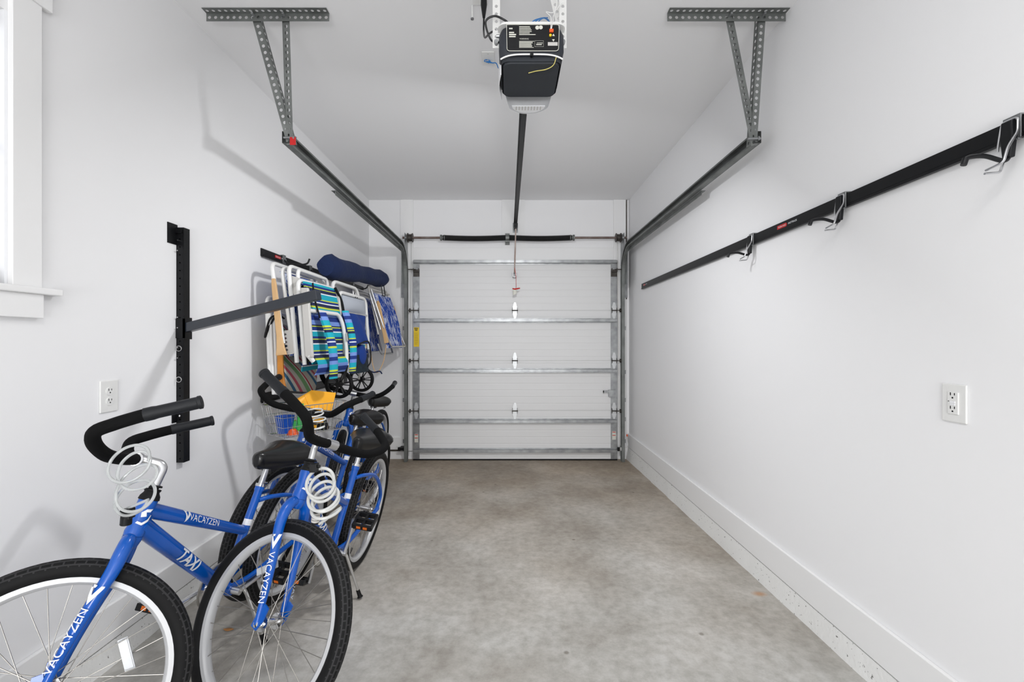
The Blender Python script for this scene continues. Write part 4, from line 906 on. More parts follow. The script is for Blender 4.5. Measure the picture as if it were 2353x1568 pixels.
def bicycle(pose, lab, crank, kick=True, refl=(.4, None)):
    x, y, hd, ln, st = pose
    Fv = V((math.sin(hd), -math.cos(hd), .014)).normalized(); Lv = V((math.cos(hd), math.sin(hd), 0)); Uv = Fv.cross(Lv)
    m = M((Fv, Lv, Uv)).transposed().to_4x4() @ M.Rotation(-ln, 4, 'X'); m = M.Translation((x, y, fz(y)+.001)) @ m
    b = empty('bicycle', m); tag(b, lab, 'bicycle', 'blue rental bicycles parked along the left wall')
    S = M.Translation(AX) @ M.Rotation(st, 4, ax) @ M.Translation(-AX)
    fr_ = obj('frame', cm('frame', frame_mb, BLUE), parent=b)
    d = (ST-BB).normalized(); tj = BB+d*.22; h2 = AX+ax*tp-ax*.028; hb_ = AX+ax*cr
    left = V((0, 1, 0)); tt = (tj-h2).normalized(); dt0 = hb_+ax*.034; dt = (BB-dt0).normalized()
    if 'd0' not in _c:
        tube_text('top_tube_lettering', 'VACAYZEN', .034, h2, tt, left+V((0, 0, .30)), .0222, .275, fr_)
        tube_polys('top_tube_logo', rotp(V_logo(.044), 0, 0, 0), h2, tt, left+V((0, 0, .30)), .0222, .175, fr_)
        tube_text('down_tube_lettering', 'TAXI', .060, dt0, dt, left+V((0, 0, -.25)), .0282, .285, fr_, bold=.0016, shear=.25)
        sw = [[(-.35, .35), (-.05, .62), (.45, .66), (.30, .42), (.0, .40)], [(-.35, .35), (.0, .40), (.12, .10), (-.28, .02)], [(-.50, -.42), (-.40, -.28), (-.05, -.36), (.0, -.55)], [(-.05, -.36), (.0, -.55), (.42, -.25), (.30, -.10)], [(.30, -.10), (.42, -.25), (.52, .20), (.43, .22)]]
        tube_polys('head_badge', rotp([[(u*.036, v*.040) for u, v in p] for p in sw], -PI/2), hb_, ax, V((.55, .85, 0)), .0262, .055, fr_)
        tube_polys('seat_tube_band', [[(-.0125, -.038), (.0125, -.038), (.0125, .038), (-.0125, .038)]], BB, d, left, .0172, .255, fr_)
        tube_text('seat_tube_lettering', 'Retrospec', .010, BB, d*-1, V((.4, 1, 0)), .0184, -.255, fr_) if False else None
        _c['d0'] = [o for o in fr_.children]
    else:
        for o in _c['d0']:
            c = o.copy(); C.objects.link(c); c.parent = fr_
    fk = obj('fork', cm('fork', fork_mb, BLUE), parent=b, mtx=S)
    if 'd1' not in _c:
        for s in (1, -1):
            P = fork_leg(s); top = P[3]; bot = P[6]+ax*.02; u = (top-bot); Lg = u.length; u.normalize()
            nrm = V((.35, s, 0)); rr = .0188
            if s > 0:
                tube_text('fork_lettering', 'VACAYZEN', .031, bot-nx_*.0+nx_*.004, u, nrm, rr, .125, fk)
                tube_polys('fork_logo', rotp(V_logo(.050), -PI/2), bot+nx_*.006, u, nrm, rr+.0008, .238, fk)
            else:
                tube_text('fork_lettering', 'VACAYZEN', .031, top+nx_*.004, -u, nrm, rr, Lg-.125, fk)
                tube_polys('fork_logo', rotp(V_logo(.050), PI/2), top+nx_*.006, -u, nrm, rr+.0008, Lg-.238, fk)
        _c['d1'] = [o for o in fk.children]
    else:
        for o in _c['d1']:
            c = o.copy(); C.objects.link(c); c.parent = fk
    wheel('front_wheel', b, S @ M.Translation(HUB), refl[0]); wheel('rear_wheel', b, M.Translation((0, 0, RW)), refl[1])
    obj('headset', cm('headset', lambda: MB().lathe([(.016, 0), (.029, .001), (.027, .012), (.021, .022), (.021, .026), (.023, .028), (.023, .033), (.014, .034), (.014, .038), (.022, .039), (.022, .044), (.014, .046)], AX+ax*tp, ax, 24), RUBBER), parent=b)
    def stem_mb():
        q = AX+ax*(hc-.032)+V((-.004, 0, 0)); mb = MB().tube(fillet([AX+ax*(tp+.02), q, CLP+V((-.014, 0, -.002))], .022, 6), .0128, 14)
        return mb.lathe([(.013, -.026), (.0205, -.024), (.0205, .024), (.013, .026)], CLP, (0, 1, 0), 20)
    obj('stem', cm('stem', stem_mb, ALU), parent=b, mtx=S, label='silver quill stem')
    hb = obj('handlebar', cm('handlebar', lambda: MB().tube(crom(list(reversed(bar_path(-1)))[:-1]+[CLP]+bar_path(1)[1:], 5), .0178, 14), FOAM), parent=b, mtx=S, label='black foam covered cruiser handlebar')
    for s in (1, -1):
        def g(s=s):
            a, e = grip_ends(s); u = (e-a).normalized(); L_ = (e-a).length
            return MB().lathe([(.012, -.002), (.0190, 0), (.0192, .02), (.0178, .03), (.0178, L_-.012), (.0195, L_-.010), (.0195, L_-.002), (.015, L_), (.006, L_+.0005), (.001, L_-.001)], a, u, 20)
        obj('grip', cm('grip%d' % s, g, GRIP), parent=hb)
    sc_ = V((su, 0, sh))
    obj('seat_post', cm('seat_post', lambda: MB().tube([ST-d*.03, ST+d*.075], .0128, 14), ALU), parent=b)
    obj('seat_clamp', cm('seat_clamp', lambda: MB().lathe([(.0175, 0), (.021, 0), (.021, .012), (.0175, .012)], ST-d*.010, d, 20).cyl(ST+V((-.03, -.012, 0)), ST+V((-.03, .014, 0)), .006, 8), CHROME), parent=b)
    sd_ = obj('saddle', cm('saddle', saddle_mb, VINYL), parent=b, mtx=M.Translation(sc_) @ M.Rotation(math.radians(-3), 4, 'Y'), label='wide black vinyl saddle')
    def springs():
        mb = MB()
        for s in (-1, 1):
            mb.tube(crom([(.10, s*.010, .004), (.02, s*.020, -.028), (-.05, s*.04, -.03), (-.085, s*.055, -.022)], 5), .0042, 8)
            mb.tube([V((-.085+.015*math.cos(t*.9), s*.058+.015*math.sin(t*.9), -.050+.0028*t)) for t in range(0, 22)], .003, 6)
        return mb.box((.025, -.022, -.045), (.075, .022, -.018))
    obj('saddle_springs', cm('springs', springs, BLACK), parent=sd_)
    obj('chainring', cm('chainring', lambda: MB().lathe([(.055, -.0015), (.079, -.0015), (.079, .0015), (.055, .0015)], BB+V((0, -.046, 0)), (0, 1, 0), 36, closed=True).box(BB+V((-.066, -.048, -.006)), BB+V((.066, -.044, .006))).box(BB+V((-.006, -.048, -.066)), BB+V((.006, -.044, .066))), CHROME), parent=b)
    obj('chain', cm('chain', chain_mb, STEEL), parent=b)
    for s in (1, -1):
        a = crank if s > 0 else crank+PI; e = V((.165*math.cos(a), 0, .165*math.sin(a)))
        R_ = BB+V((0, s*.062, 0))
        ck = obj('crank_arm', MB().tube([V((0, 0, 0)), e*.4+V((0, s*.010, 0)), e+V((0, s*.018, 0))], [.014, .0095, .012], 12, sq=.8).cyl((0, -s*.028, 0), (0, s*.012, 0), .014, 14), ALU, b, M.Translation(R_))
        pd = obj('pedal', cm('pedal', pedal_mb, BLACK, False), parent=ck, mtx=M.Translation(e+V((0, s*.02, 0))) @ M.Rotation(0 if s > 0 else PI, 4, 'Z') @ M.Rotation(.35, 4, 'Y'), label='black platform pedal with amber reflectors')
        # reflectors are separate amber strips on the pedal, merged as a second material slot would hide them
    if kick:
        p0 = V((bu-.07, .030, .275)); ft = V((.355, .136*math.cos(ln)+.01, .136*math.sin(ln)+.018))
        ks = obj('kickstand', MB().tube([p0, p0+(ft-p0)*.12+V((0, .012, -.01)), ft], [.008, .0075, .0065], 10).box(p0+V((-.012, -.03, -.008)), p0+V((.02, .010, .010))), CHROME, b)
        obj('rubber_foot', MB().tube([ft-(ft-p0).normalized()*.03, ft, ft+V((0, .004, -.008))], [.009, .010, .015], 10), RUBBER, ks)
    return b, m @ S, m
POSES = [(-1.155, 2.304, -.104, .141, -1.002), (-.889, 2.650, -.034, .166, 1.194), (-1.105, 3.44, -.175, .129, .10), (-1.345, 4.46, -.017, .131, .30)]
B1, S1, F1 = bicycle(POSES[0], 'leftmost blue cruiser bicycle, TAXI readable on its frame, front wheel cut off', PI*.98, refl=(PI+.2, None))
B2, S2, F2 = bicycle(POSES[1], 'blue cruiser bicycle whose whole front wheel faces the viewer, turned toward the open floor', PI*.52, refl=(PI+.7, None))
B3, S3, F3 = bicycle(POSES[2], 'third blue cruiser bicycle, its black handlebar right in front of the wire basket', PI*.9, refl=(.4, None))
B4, S4, F4 = bicycle(POSES[3], 'blue cruiser bicycle farthest from the viewer, nearest the garage door', PI*.3, refl=(.4, None))
for b in (B1, B2, B3, B4):
    for ck in [o for o in b.children if o.name.startswith('crank_arm')]:
        for pd in ck.children:
            for xx in (-.047, .047):
                obj('amber_reflector', cm('amb', lambda: MB().box((-.0012, .028, -.007), (.0012, .048, .007)).box((-.0012, .060, -.007), (.0012, .080, .007)), AMBER, False), parent=pd, mtx=M.Translation((xx, 0, 0)))

# coiled cable locks
def coil(name_lab, centers, rad, W0, W1, turns, tr, m_, barrel, mount, tail, ring=None):
    O_ = V(centers[0]); r = empty('cable_lock', M.Translation(O_)); tag(r, name_lab, 'cable lock')
    cp = crom([V(c)-O_ for c in centers], 10); N_ = turns*40; P = []
    for i in range(N_+1):
        t = i/N_; k = t*(len(cp)-1); k0 = min(int(k), len(cp)-2); c = cp[k0].lerp(cp[k0+1], k-k0)
        W_ = V(W0).lerp(V(W1), t).normalized(); a = 2*PI*turns*t; U_ = V((1, .12, 0)).normalized()
        rr = rad*(1+.10*math.sin(i*.072)); P.append(c+U_*math.cos(a)*rr+W_*math.sin(a)*rr)
    P += [V(q)-O_ for q in tail]
    obj('coiled_cable', MB().tube(P, tr, 8), m_, r)
    b0, b1 = V(barrel[0])-O_, V(barrel[1])-O_
    u = (b1-b0).normalized(); L_ = (b1-b0).length
    bl = obj('lock_barrel', MB().lathe([(.006, 0), (.0125, .001), (.0125, L_), (.006, L_+.001)], b0, u, 18), BLACK, r)
    for k in range(4): obj('number_ring', MB().lathe([(.0126, 0), (.0135, .001), (.0135, .006), (.0126, .007)], b0+u*(L_*(.15+.19*k)), u, 18), ring or GREYPL, bl)
    m0 = V(mount)-O_; obj('mount_clip', MB().box(m0+V((-.012, -.012, -.014)), m0+V((.012, .012, .014))).cyl(m0+V((-.02, 0, .004)), m0+V((.02, 0, .004)), .006, 8), BLACK, r, smooth=False, bevel=.003)
    return r
coil('clear coiled cable lock hanging under the handlebar of the leftmost bicycle', [atY(298, 1062, 1.24), atY(300, 1070, 1.24), atY(318, 1098, 1.24), atY(310, 1140, 1.24), atY(303, 1150, 1.24)], .046, (0, .5, .85), (.1, .3, .9), 4, .0040, CLEAR,
     (atY(291, 1184, 1.24), atY(289, 1206, 1.24)), atY(294, 1180, 1.24), [atY(285, 1172, 1.24), atY(291, 1180, 1.24)], BLACKM)
coil('white coiled cable lock hanging at the head tube of the bicycle facing the viewer', [atY(737, 1106, 1.49), atY(738, 1118, 1.49), atY(742, 1140, 1.49), atY(748, 1152, 1.49), atY(752, 1168, 1.49)], .041, (0, .25, .95), (.15, .8, .55), 5, .0052, mat('milky_cable', rgb(205, 206, 204), .25, trans=.15),
     (atY(728, 1173, 1.49), atY(724, 1203, 1.49)), atY(722, 1075, 1.49), [atY(765, 1180, 1.49), atY(748, 1195, 1.49), atY(733, 1205, 1.49)])
coil('white coiled cable lock on the stem in front of the wire basket', [atY(720, 946, 2.30), atY(722, 952, 2.30), atY(728, 965, 2.30), atY(726, 980, 2.30)], .040, (0, .95, .25), (.1, .95, .35), 3, .0042, mat('milky_cable_2', rgb(215, 216, 214), .25, trans=.15),
     (atY(718, 1000, 2.30), atY(733, 1008, 2.30)), atY(714, 950, 2.30), [atY(715, 990, 2.30), atY(722, 1000, 2.30)])

# ------------------------------------------------------------ beach chairs hanging folded on the left wall
# local frame of a folded chair: x along the wall (minus = end nearest the viewer), -y out from the wall, z up, origin at the middle of its top tube
TUBE = .0115
def chair_root(c, yaw, roll, tilt, lab, name='beach_chair', cat='beach chair', grp='folded beach chairs hanging on the left wall'):
    m = M.Translation(c) @ M.Rotation(PI/2+yaw, 4, 'Z') @ M.Rotation(roll, 4, 'Y') @ M.Rotation(-tilt, 4, 'X')
    r = empty(name, m); tag(r, lab, cat, grp); return r
def U_tube(W_, top, bot, y0, y1, r=.07, inv=False):
    a = [(-W_/2, y1, bot), (-W_/2, y0, top), (W_/2, y0, top), (W_/2, y1, bot)]
    return fillet(a, r, 6)
def sling(W_, top, bot, y0, y1, bulge=.01, th=.004):
    return MB().sheet(lambda u, v: V((-W_/2+W_*u, y1+(y0-y1)*v-bulge*math.sin(PI*v)*(1+.3*math.sin(7*u)), bot+(top-bot)*v+.004*math.sin(PI*u))), 14, 18, th, (0, 1, 0))
def arm_wood(x, y, top, bot, wd=.045, th=.018, flare=.016):
    prof = [(0, wd*.30), (.08, wd*.42), (.35, wd*.5), (.75, wd*.5), (.9, wd*.5+flare*.4), (1, wd*.5+flare)]
    L_ = top-bot; left = [(-b, top-a*L_) for a, b in prof]; right = [(b, top-a*L_) for a, b in reversed(prof)]
    poly = left+right
    return MB().prism([(a, b) for a, b in poly], (x, y, 0), (0, 1, 0), (0, 0, 1), (th, 0, 0))
def tooth_bracket(x, y, top, bot, wd=.05):
    n = 5; poly = [(-wd/2, bot+.012), (-wd/2+.012, bot), (wd/2-.006, bot), (wd/2, bot+.01)]
    h = (top-bot-.03)/n
    for k in range(n):
        z = bot+.02+k*h; poly += [(wd/2, z), (wd/2-.018, z+h*.35), (wd/2-.012, z+h*.65), (wd/2, z+h*.7)]
    poly += [(wd/2-.006, top), (-wd/2, top)]
    return MB().prism(poly, (x, y, 0), (0, 1, 0), (0, 0, 1), (.004, 0, 0))

# hooks on the left wall rails that carry the chairs
def left_hook(y, z, reach, lab):
    r = empty('rail_hook', M.Translation((XL, y, z))); tag(r, lab, 'hook')
    obj('clip_plate', MB().box((.019, -.020, -.004), (.023, .020, .054)).box((.002, -.020, .0515), (.023, .020, .055)), GALV, r, smooth=False)
    obj('hook_arm', MB().tube(crom([(.022, 0, .02), (.05, 0, -.004), (reach*.6, 0, -.012), (reach-.02, 0, -.004), (reach, 0, .03)], 6), .0062, 10), BLACK, r)
    return r
left_hook(3.19, 1.862, .20, 'rail hook on the upper left rail right beside the red badge')
left_hook(3.62, 1.862, .16, 'rail hook on the upper left rail behind the navy canvas bag')
left_hook(4.62, 1.862, .17, 'rail hook on the upper left rail at the far end of the navy bag')
left_hook(3.15, .915, .10, 'rail hook on the lower left rail above the wire basket')

# 1: candy striped chair with orange wooden armrests, hanging lowest and crooked
c = chair_root((-1.525, 3.13, 1.560), 0, math.radians(8), math.radians(5), 'candy striped beach chair with orange wooden armrests, nearest the viewer and hanging lowest')
obj('back_frame', MB().tube(U_tube(.56, 0, -.50, 0, -.015), TUBE, 10), WHITEFR, c)
obj('leg_frame', MB().tube(U_tube(.52, -.10, -.60, -.035, -.045), TUBE, 10), WHITEFR, c)
obj('seat_frame', MB().tube([(-.28, -.02, -.12), (-.28, -.035, -.62), (.26, -.035, -.62), (.26, -.02, -.30)], TUBE*.9, 10), WHITEFR, c)
obj('back_sling', sling(.50, -.16, -.54, -.02, -.045, .02), MULTI, c)
def low_sling(u, v): return V((-.27+.54*u, -.055-.02*math.sin(PI*v)+.0*u, -.60+.22*v+.0*u))
obj('seat_sling', MB().sheet(low_sling, 12, 10, .005, (0, 1, 0)), MULTI, c)
obj('armrest', arm_wood(-.285, -.080, -.17, -.60, .036, .016, .016), WOOD, c, bevel=.003)
obj('armrest', arm_wood(.262, -.02, -.10, -.44, .036, .016, .010), WOOD, c, bevel=.003)
obj('tie_cord', MB().tube(crom([(-.27, -.05, -.13), (-.30, -.03, -.16), (-.31, -.01, -.24), (-.30, .0, -.27), (-.285, -.02, -.20), (-.27, -.06, -.13), (-.20, -.07, -.14)], 6), .006, 8), BLACKF, c)
obj('sling_strip', MB().sheet(lambda u, v: V((-.262+.035*u, -.072, -.60+.42*v)), 3, 10, .004, (0, 1, 0)), MULTI, c)

# 2: palm print chair, pale wooden armrests, serrated recline bracket
c = chair_root((-1.45, 3.05, 1.790), 0, 0, math.radians(6), 'palm print beach chair with pale wooden armrests and a serrated metal bracket, near the viewer')
obj('back_frame', MB().tube(U_tube(.56, 0, -.50, 0, -.02, .05), .013, 12), WHITEFR, c)
obj('leg_frame', MB().tube(U_tube(.50, -.03, -.49, -.045, -.06, .05), .0115, 12), WHITEFR, c)
obj('back_sling', sling(.48, -.05, -.58, -.03, -.035, .03), PALM, c)
obj('head_roll', MB().tube([(-.20, -.065, -.105), (.0, -.070, -.10), (.20, -.065, -.105)], [.030, .034, .030], 14), PALM, c)
obj('armrest', arm_wood(-.298, -.008, -.10, -.57, .034, .015), PINE, c, bevel=.003)
obj('armrest', arm_wood(.278, -.010, -.10, -.57, .034, .015), PINE, c, bevel=.003)
obj('recline_bracket', tooth_bracket(-.262, -.048, -.42, -.57, .055), GREYPL, c, smooth=False)
obj('recline_bracket', tooth_bracket(.258, -.060, -.42, -.57, .055), GREYPL, c, smooth=False)

# 3: white enamel chair between, teal stripes seen edge-on
c = chair_root((-1.355, 3.05, 1.775), 0, 0, math.radians(4), 'white tubed beach chair with black straps, between the palm print and the striped backpack chair')
obj('back_frame', MB().tube(U_tube(.52, 0, -.60, 0, -.01, .05), .013, 12), WHITEFR, c)
obj('leg_frame', MB().tube(U_tube(.46, -.02, -.56, -.040, -.04, .045), .012, 12), WHITEFR, c)
obj('back_sling', sling(.45, -.10, -.66, -.02, -.02, .03), STRIPE, c)
obj('shoulder_strap', MB().tube(crom([(-.20, -.05, -.12), (-.215, -.075, -.28), (-.21, -.06, -.45), (-.19, -.045, -.62)], 6), .013, 8, sq=.4), BLACKF, c)
obj('shoulder_strap', MB().tube(crom([(.14, -.05, -.12), (.145, -.07, -.28), (.14, -.06, -.45), (.13, -.045, -.62)], 6), .013, 8, sq=.4), BLACKF, c)
obj('hinge_plate', MB().prism([(-.03, -.08), (.02, -.06), (.035, -.12), (.01, -.2), (-.03, -.19)], (-.245, -.03, 0), (0, 1, 0), (0, 0, 1), (.004, 0, 0)), GREYPL, c, smooth=False)

# 4: teal striped backpack chair with grey slab armrests and padded shoulder straps
c = chair_root((-1.250, 2.985, 1.665), math.radians(-5), 0, math.radians(5), 'teal and navy striped backpack beach chair with grey armrests and two padded straps')
obj('back_frame', MB().tube(U_tube(.46, .02, -.50, .012, .012, .05), .0125, 12), WHITEFR, c)
obj('back_sling', sling(.40, .012, -.50, -.012, -.025, .02, .010), STRIPE, c)
obj('cross_tube', MB().tube(fillet([(-.245, -.052, -.175), (.135, -.055, -.175), (.180, -.06, -.24), (.195, -.065, -.40), (.185, -.06, -.53)], .04), .0135, 12), WHITEFR, c)
obj('armrest', MB().prism([(-.030, -.02), (.016, -.015), (.024, -.43), (.008, -.44), (-.024, -.44)], (-.262, -.035, -.02), (0, 1, 0), (0, 0, 1), (.022, 0, 0)), GREYPL, c, bevel=.005)
obj('armrest', MB().prism([(-.026, -.02), (.020, -.015), (.028, -.42), (.010, -.43), (-.024, -.43)], (.205, -.015, -.02), (0, 1, 0), (0, 0, 1), (.018, 0, 0)), GREYPL, c, bevel=.005)
obj('armrest_tip', MB().tube([(-.252, -.03, -.445), (-.23, -.045, -.485)], [.016, .014], 12), WHITEFR, c)
def pad(x0, x1, z0, z1, w_, yo):
    return MB().sheet(lambda u, v: V((x0+(x1-x0)*(1-v)+w_*u, yo-.020*math.sin(PI*u)**.7-.030*math.sin(PI*v), z0+(z1-z0)*v)), 10, 22, .014, (0, 1, 0))
for a in ((-.185, -.105, -.605, -.185, .075, -.085), (.165, .195, -.585, -.150, .062, -.080)):
    obj('padded_strap', pad(*a), STRIPE2, c)
obj('hinge_plate', MB().prism([(-.016, .0), (.016, .0), (.018, .045), (.005, .06), (-.016, .055)], (.185, -.082, -.36), (1, 0, 0), (0, 0, 1), (0, -.004, 0)), GREYPL, c, smooth=False)
obj('webbing', MB().tube(crom([(-.17, -.05, .0), (-.19, -.065, -.10), (-.175, -.08, -.22)], 5), .012, 8, sq=.35), BLACKF, c)
obj('webbing', MB().tube(crom([(.19, -.02, .02), (.222, -.045, -.08), (.215, -.06, -.22)], 5), .020, 8, sq=.35), BLACKF, c)
obj('seat_sling', MB().sheet(lambda u, v: V((-.22+.40*u, -.045-.03*math.sin(PI*v), -.57+.12*v)), 10, 6, .008, (0, 1, 0)), STRIPE, c)

# 5: wheeled cart chair with grey pillow and royal blue pouch
c = chair_root((-1.205, 3.51, 1.665), math.radians(-2), 0, math.radians(3), 'wheeled beach cart chair with grey pillow, royal blue pouch and big black wheels')
obj('front_frame', MB().tube(U_tube(.55, 0, -.42, 0, -.005, .07), .0135, 12), WHITEFR, c)
obj('back_frame', MB().tube(U_tube(.50, .085, -.45, .055, .02, .08), .0135, 12), WHITEFR, c)
obj('cross_tube', MB().tube([(-.26, -.004, -.14), (.26, -.004, -.14)], .011, 12), ALU, c)
obj('back_sling', sling(.50, -.01, -.50, .016, .02, .01), STRIPE, c)
obj('head_pillow', MB().sheet(lambda u, v: V((-.235+.46*u, -.012-.028*math.sin(PI*u)**.6*math.sin(PI*v)**.6, -.135+.115*v)), 14, 8, .02, (0, 1, 0)), MESHG, c)
obj('canvas_pouch', MB().sheet(lambda u, v: V((-.205+.40*u-.02*v, -.02-.045*math.sin(PI*u)**.5*(1-.75*v)-.008*math.sin(9*u+5*v), -.375+.225*v)), 18, 14, .03, (0, 1, 0)), ROYAL, c)
obj('round_pouch', MB().lathe([(.001, .0), (.04, .004), (.075, .02), (.082, .05), (.07, .07), (.001, .071)], (.0, -.075, -.46), (0, 1, 0), 28), ROYAL, c)
obj('pouch_cord', MB().tube(crom([(-.10, -.06, -.38), (.04, -.085, -.36), (.10, -.08, -.43), (.09, -.08, -.52), (.02, -.08, -.555)], 6), .006, 8), BLACKF, c)
for x in (.02, .06): obj('webbing', MB().tube([(x, -.014, -.012), (x+.01, .035, .02)], .004, 8), BLACKF, c)
obj('cargo_net', MB().sheet(lambda u, v: V((-.17+.38*u, -.02-.05*math.sin(PI*u)*(.4+.6*v), -.60+.14*v)), 12, 8, .01, (0, 1, 0)), mat('dark_plaid', rgb(20, 44, 52), .9, mottle=(40, rgb(10, 16, 34))), c)
obj('lower_leg', MB().tube([(-.17, .01, -.40), (-.185, .045, -.66)], .009, 10), GREYPL, c)
obj('lower_leg', MB().tube([(.17, .01, -.40), (.155, .045, -.66)], .009, 10), GREYPL, c)
obj('strap_tail', MB().sheet(lambda u, v: V((-.30+.10*v-.05*u+.0*v, -.03, -.62+.14*v)), 3, 8, .004, (0, 1, 0)), BLACKF, c)
obj('axle', MB().cyl((-.24, .05, -.665), (.24, .05, -.665), .007, 12), BLACK, c)
def cart_wheel_mb():
    mb = MB().lathe([(.006, -.022), (.020, -.022), (.020, .022), (.006, .022)], (0, 0, 0), (1, 0, 0), 20)
    for k in range(6):
        for dd in (-.16, .16):
            a = 2*PI*k/6+dd; mb.bar((0, .014*math.cos(a), .014*math.sin(a)), (0, .078*math.cos(2*PI*k/6+dd*.9), .078*math.sin(2*PI*k/6+dd*.9)), .006, .012, (1, 0, 0))
    return mb.lathe([(.074, -.010), (.086, -.012), (.086, .012), (.074, .010)], (0, 0, 0), (1, 0, 0), 40, closed=True)
def cart_tyre_mb(): return MB().lathe([(.085+.012*math.cos(2*PI*k/10), .016*math.sin(2*PI*k/10)) for k in range(10)], (0, 0, 0), (1, 0, 0), 44, closed=True)
for x in (-.225, .225):
    w_ = obj('cart_wheel', cm('cwheel', cart_wheel_mb, BLACK), parent=c, mtx=M.Translation((x, .05, -.665)) @ M.Scale(1.08, 4), label='black spoked plastic wheel')
    obj('tire', cm('ctire', cart_tyre_mb, RUBBER), parent=w_)

# 6, 7: the two palm print chairs at the far end
def palm_far(cx, y, z, yaw, tilt, lab, front=True):
    c = chair_root((cx, y, z), yaw, 0, tilt, lab)
    obj('back_frame', MB().tube(U_tube(.52, .03, -.46, .02, .02, .04), .010, 10), GREYPL if front else ALU, c)
    obj('top_tube', MB().tube([(-.26, 0, -.01), (.27, 0, -.01)], .010, 10), GREYPL, c)
    obj('back_sling', sling(.50, -.05, -.61, -.012, -.035, .02, .006), PALM, c)
    obj('armrest', arm_wood(-.275, -.045, -.14, -.56, .036, .014, .004), PINE, c, bevel=.003)
    obj('armrest', arm_wood(.262, -.02, -.14, -.55, .036, .012, .004), PINE, c, bevel=.003)
    obj('leg_frame', MB().tube(fillet([(-.285, -.01, -.02), (-.275, -.05, -.40), (-.20, -.055, -.57), (-.18, -.06, -.60), (.27, -.06, -.60), (.28, -.03, -.45)], .03), .009, 10), ALU, c)
    obj('foot_frame', MB().tube(fillet([(-.30, .03, -.55), (-.29, .02, -.655), (.05, .02, -.655), (.06, .03, -.60)], .025), .009, 10), GALV, c)
    obj('recline_bar', MB().tube([(-.292, .01, -.05), (-.285, -.02, -.42)], .008, 10), ALU, c)
    return c
c = palm_far(-1.47, 4.60, 1.80, 0, math.radians(5), 'palm print beach chair half hidden behind the far palm print chair, closer to the wall', False)
c = palm_far(-1.325, 4.68, 1.835, math.radians(-4), math.radians(12), 'palm print beach chair in full view at the far end of the row')
obj('hanging_loop', MB().tube(fillet([(-.03, -.025, -.055), (-.03, -.035, .07), (.05, -.035, .07), (.05, -.025, -.055), (-.03, -.025, -.055)], .008), .005, 8), BLACK, c)

# navy canvas bag lying along the hooks
def bag():
    mb = MB(); n = 30; k = 26; vs = []
    for i in range(n+1):
        t = i/n; x = -.78+1.56*t; r = .080+.006*math.sin(9*t)+.004*math.sin(23*t)
        if t < .05: r *= .80+4*t
        if t > .86: r *= max(.12, math.sqrt(max(0, 1-((t-.86)/.14)**2)))
        for j in range(k):
            a = 2*PI*j/k; rr = r*(1+.05*math.sin(3*a+5*t)+.02*math.sin(7*a+31*t))
            q = .025*math.exp(-((a-PI/2)**2)*6)*(1 if t < .10 else .15)
            vs.append((x, rr*math.cos(a), (rr+q)*math.sin(a)))
    fs = [(i*k+j, i*k+(j+1) % k, (i+1)*k+(j+1) % k, (i+1)*k+j) for i in range(n) for j in range(k)]
    fs += [tuple(range(k-1, -1, -1)), tuple(n*k+j for j in range(k))]
    return mb.add(vs, fs)
a_, b_ = V((-1.36, 3.36, 1.865)), V((-1.345, 4.93, 1.985)); d = (b_-a_).normalized(); sd = V((0, 0, 1)).cross(d).normalized(); up = d.cross(sd)
m = M((d, sd, up)).transposed().to_4x4(); m.translation = (a_+b_)/2
o = obj('canvas_bag', bag(), NAVY); o.matrix_world = m; tag(o, 'long navy canvas bag lying on the hooks above the beach chairs', 'bag')
# loose straps hanging at the far end
r = empty('tie_strap', M.Translation((-1.30, 4.30, 1.22))); tag(r, 'thin cream tie strap with a dark clip dangling below the far palm chairs', 'strap')
obj('strap_loop', MB().tube(crom([(-.02, .02, .06), (.0, .0, -.06), (.03, -.02, -.17), (.06, .0, -.20), (.10, .05, -.10), (.12, .08, .06)], 6), .004, 8), PINE, r)
obj('strap_clip', MB().tube(crom([(-.01, -.02, -.185), (.03, -.02, -.20), (.08, -.01, -.19), (.10, 0, -.215)], 4), .010, 8, sq=.6), NAVY, r)

# ------------------------------------------------------------ wire basket and what is in it
bx = V((.80, .60, 0)).normalized()
bk = empty('wire_basket', M((V((.60, .80, 0)), V((-.80, .60, 0)), V((0, 0, 1)))).transposed().to_4x4()); bk.matrix_world = M.Translation((-1.34, 2.68, .725)) @ bk.matrix_world
tag(bk, 'chrome wire basket hanging from the lower left rail above the bicycles', 'wire basket')
BL, BW, BH, tp_ = .44, .26, .185, .03       # local x along the front, y towards the wall
def bp(u, v, h): # u along, v across, tapered towards the bottom
    k = tp_*(1-h); return V((k+(BL-2*k)*u, k+(BW-2*k)*v, BH*h))
for h, r_ in ((1, .0035), (.66, .0016), (.33, .0016), (0, .0028)):
    obj('hoop_wire', MB().tube(fillet([bp(0, 0, h), bp(1, 0, h), bp(1, 1, h), bp(0, 1, h), bp(0, 0, h)], .02, 3), r_, 6), CHROME, bk)
n1, n2 = 15, 9
for i in range(n1+1):
    u = i/n1; obj('upright_wire', MB().tube([bp(u, 0, 1), bp(u, 0, 0), bp(u, 1, 0), bp(u, 1, 1)], .0014, 5), CHROME, bk)
for i in range(n2+1):
    v = i/n2; obj('cross_wire', MB().tube([bp(0, v, 1), bp(0, v, 0), bp(1, v, 0), bp(1, v, 1)], .0014, 5), CHROME, bk)
bi = bk.matrix_world.inverted()
obj('hanging_wire', MB().tube([bp(.03, 1, 1), bi @ V((XL+.022, 2.93, .94))], .003, 6).tube([bp(.45, 1, 1), bi @ V((XL+.022, 3.16, .94))], .003, 6), CHROME, bk)
def inb(u, v, h): return bk.matrix_world @ bp(u, v, h)
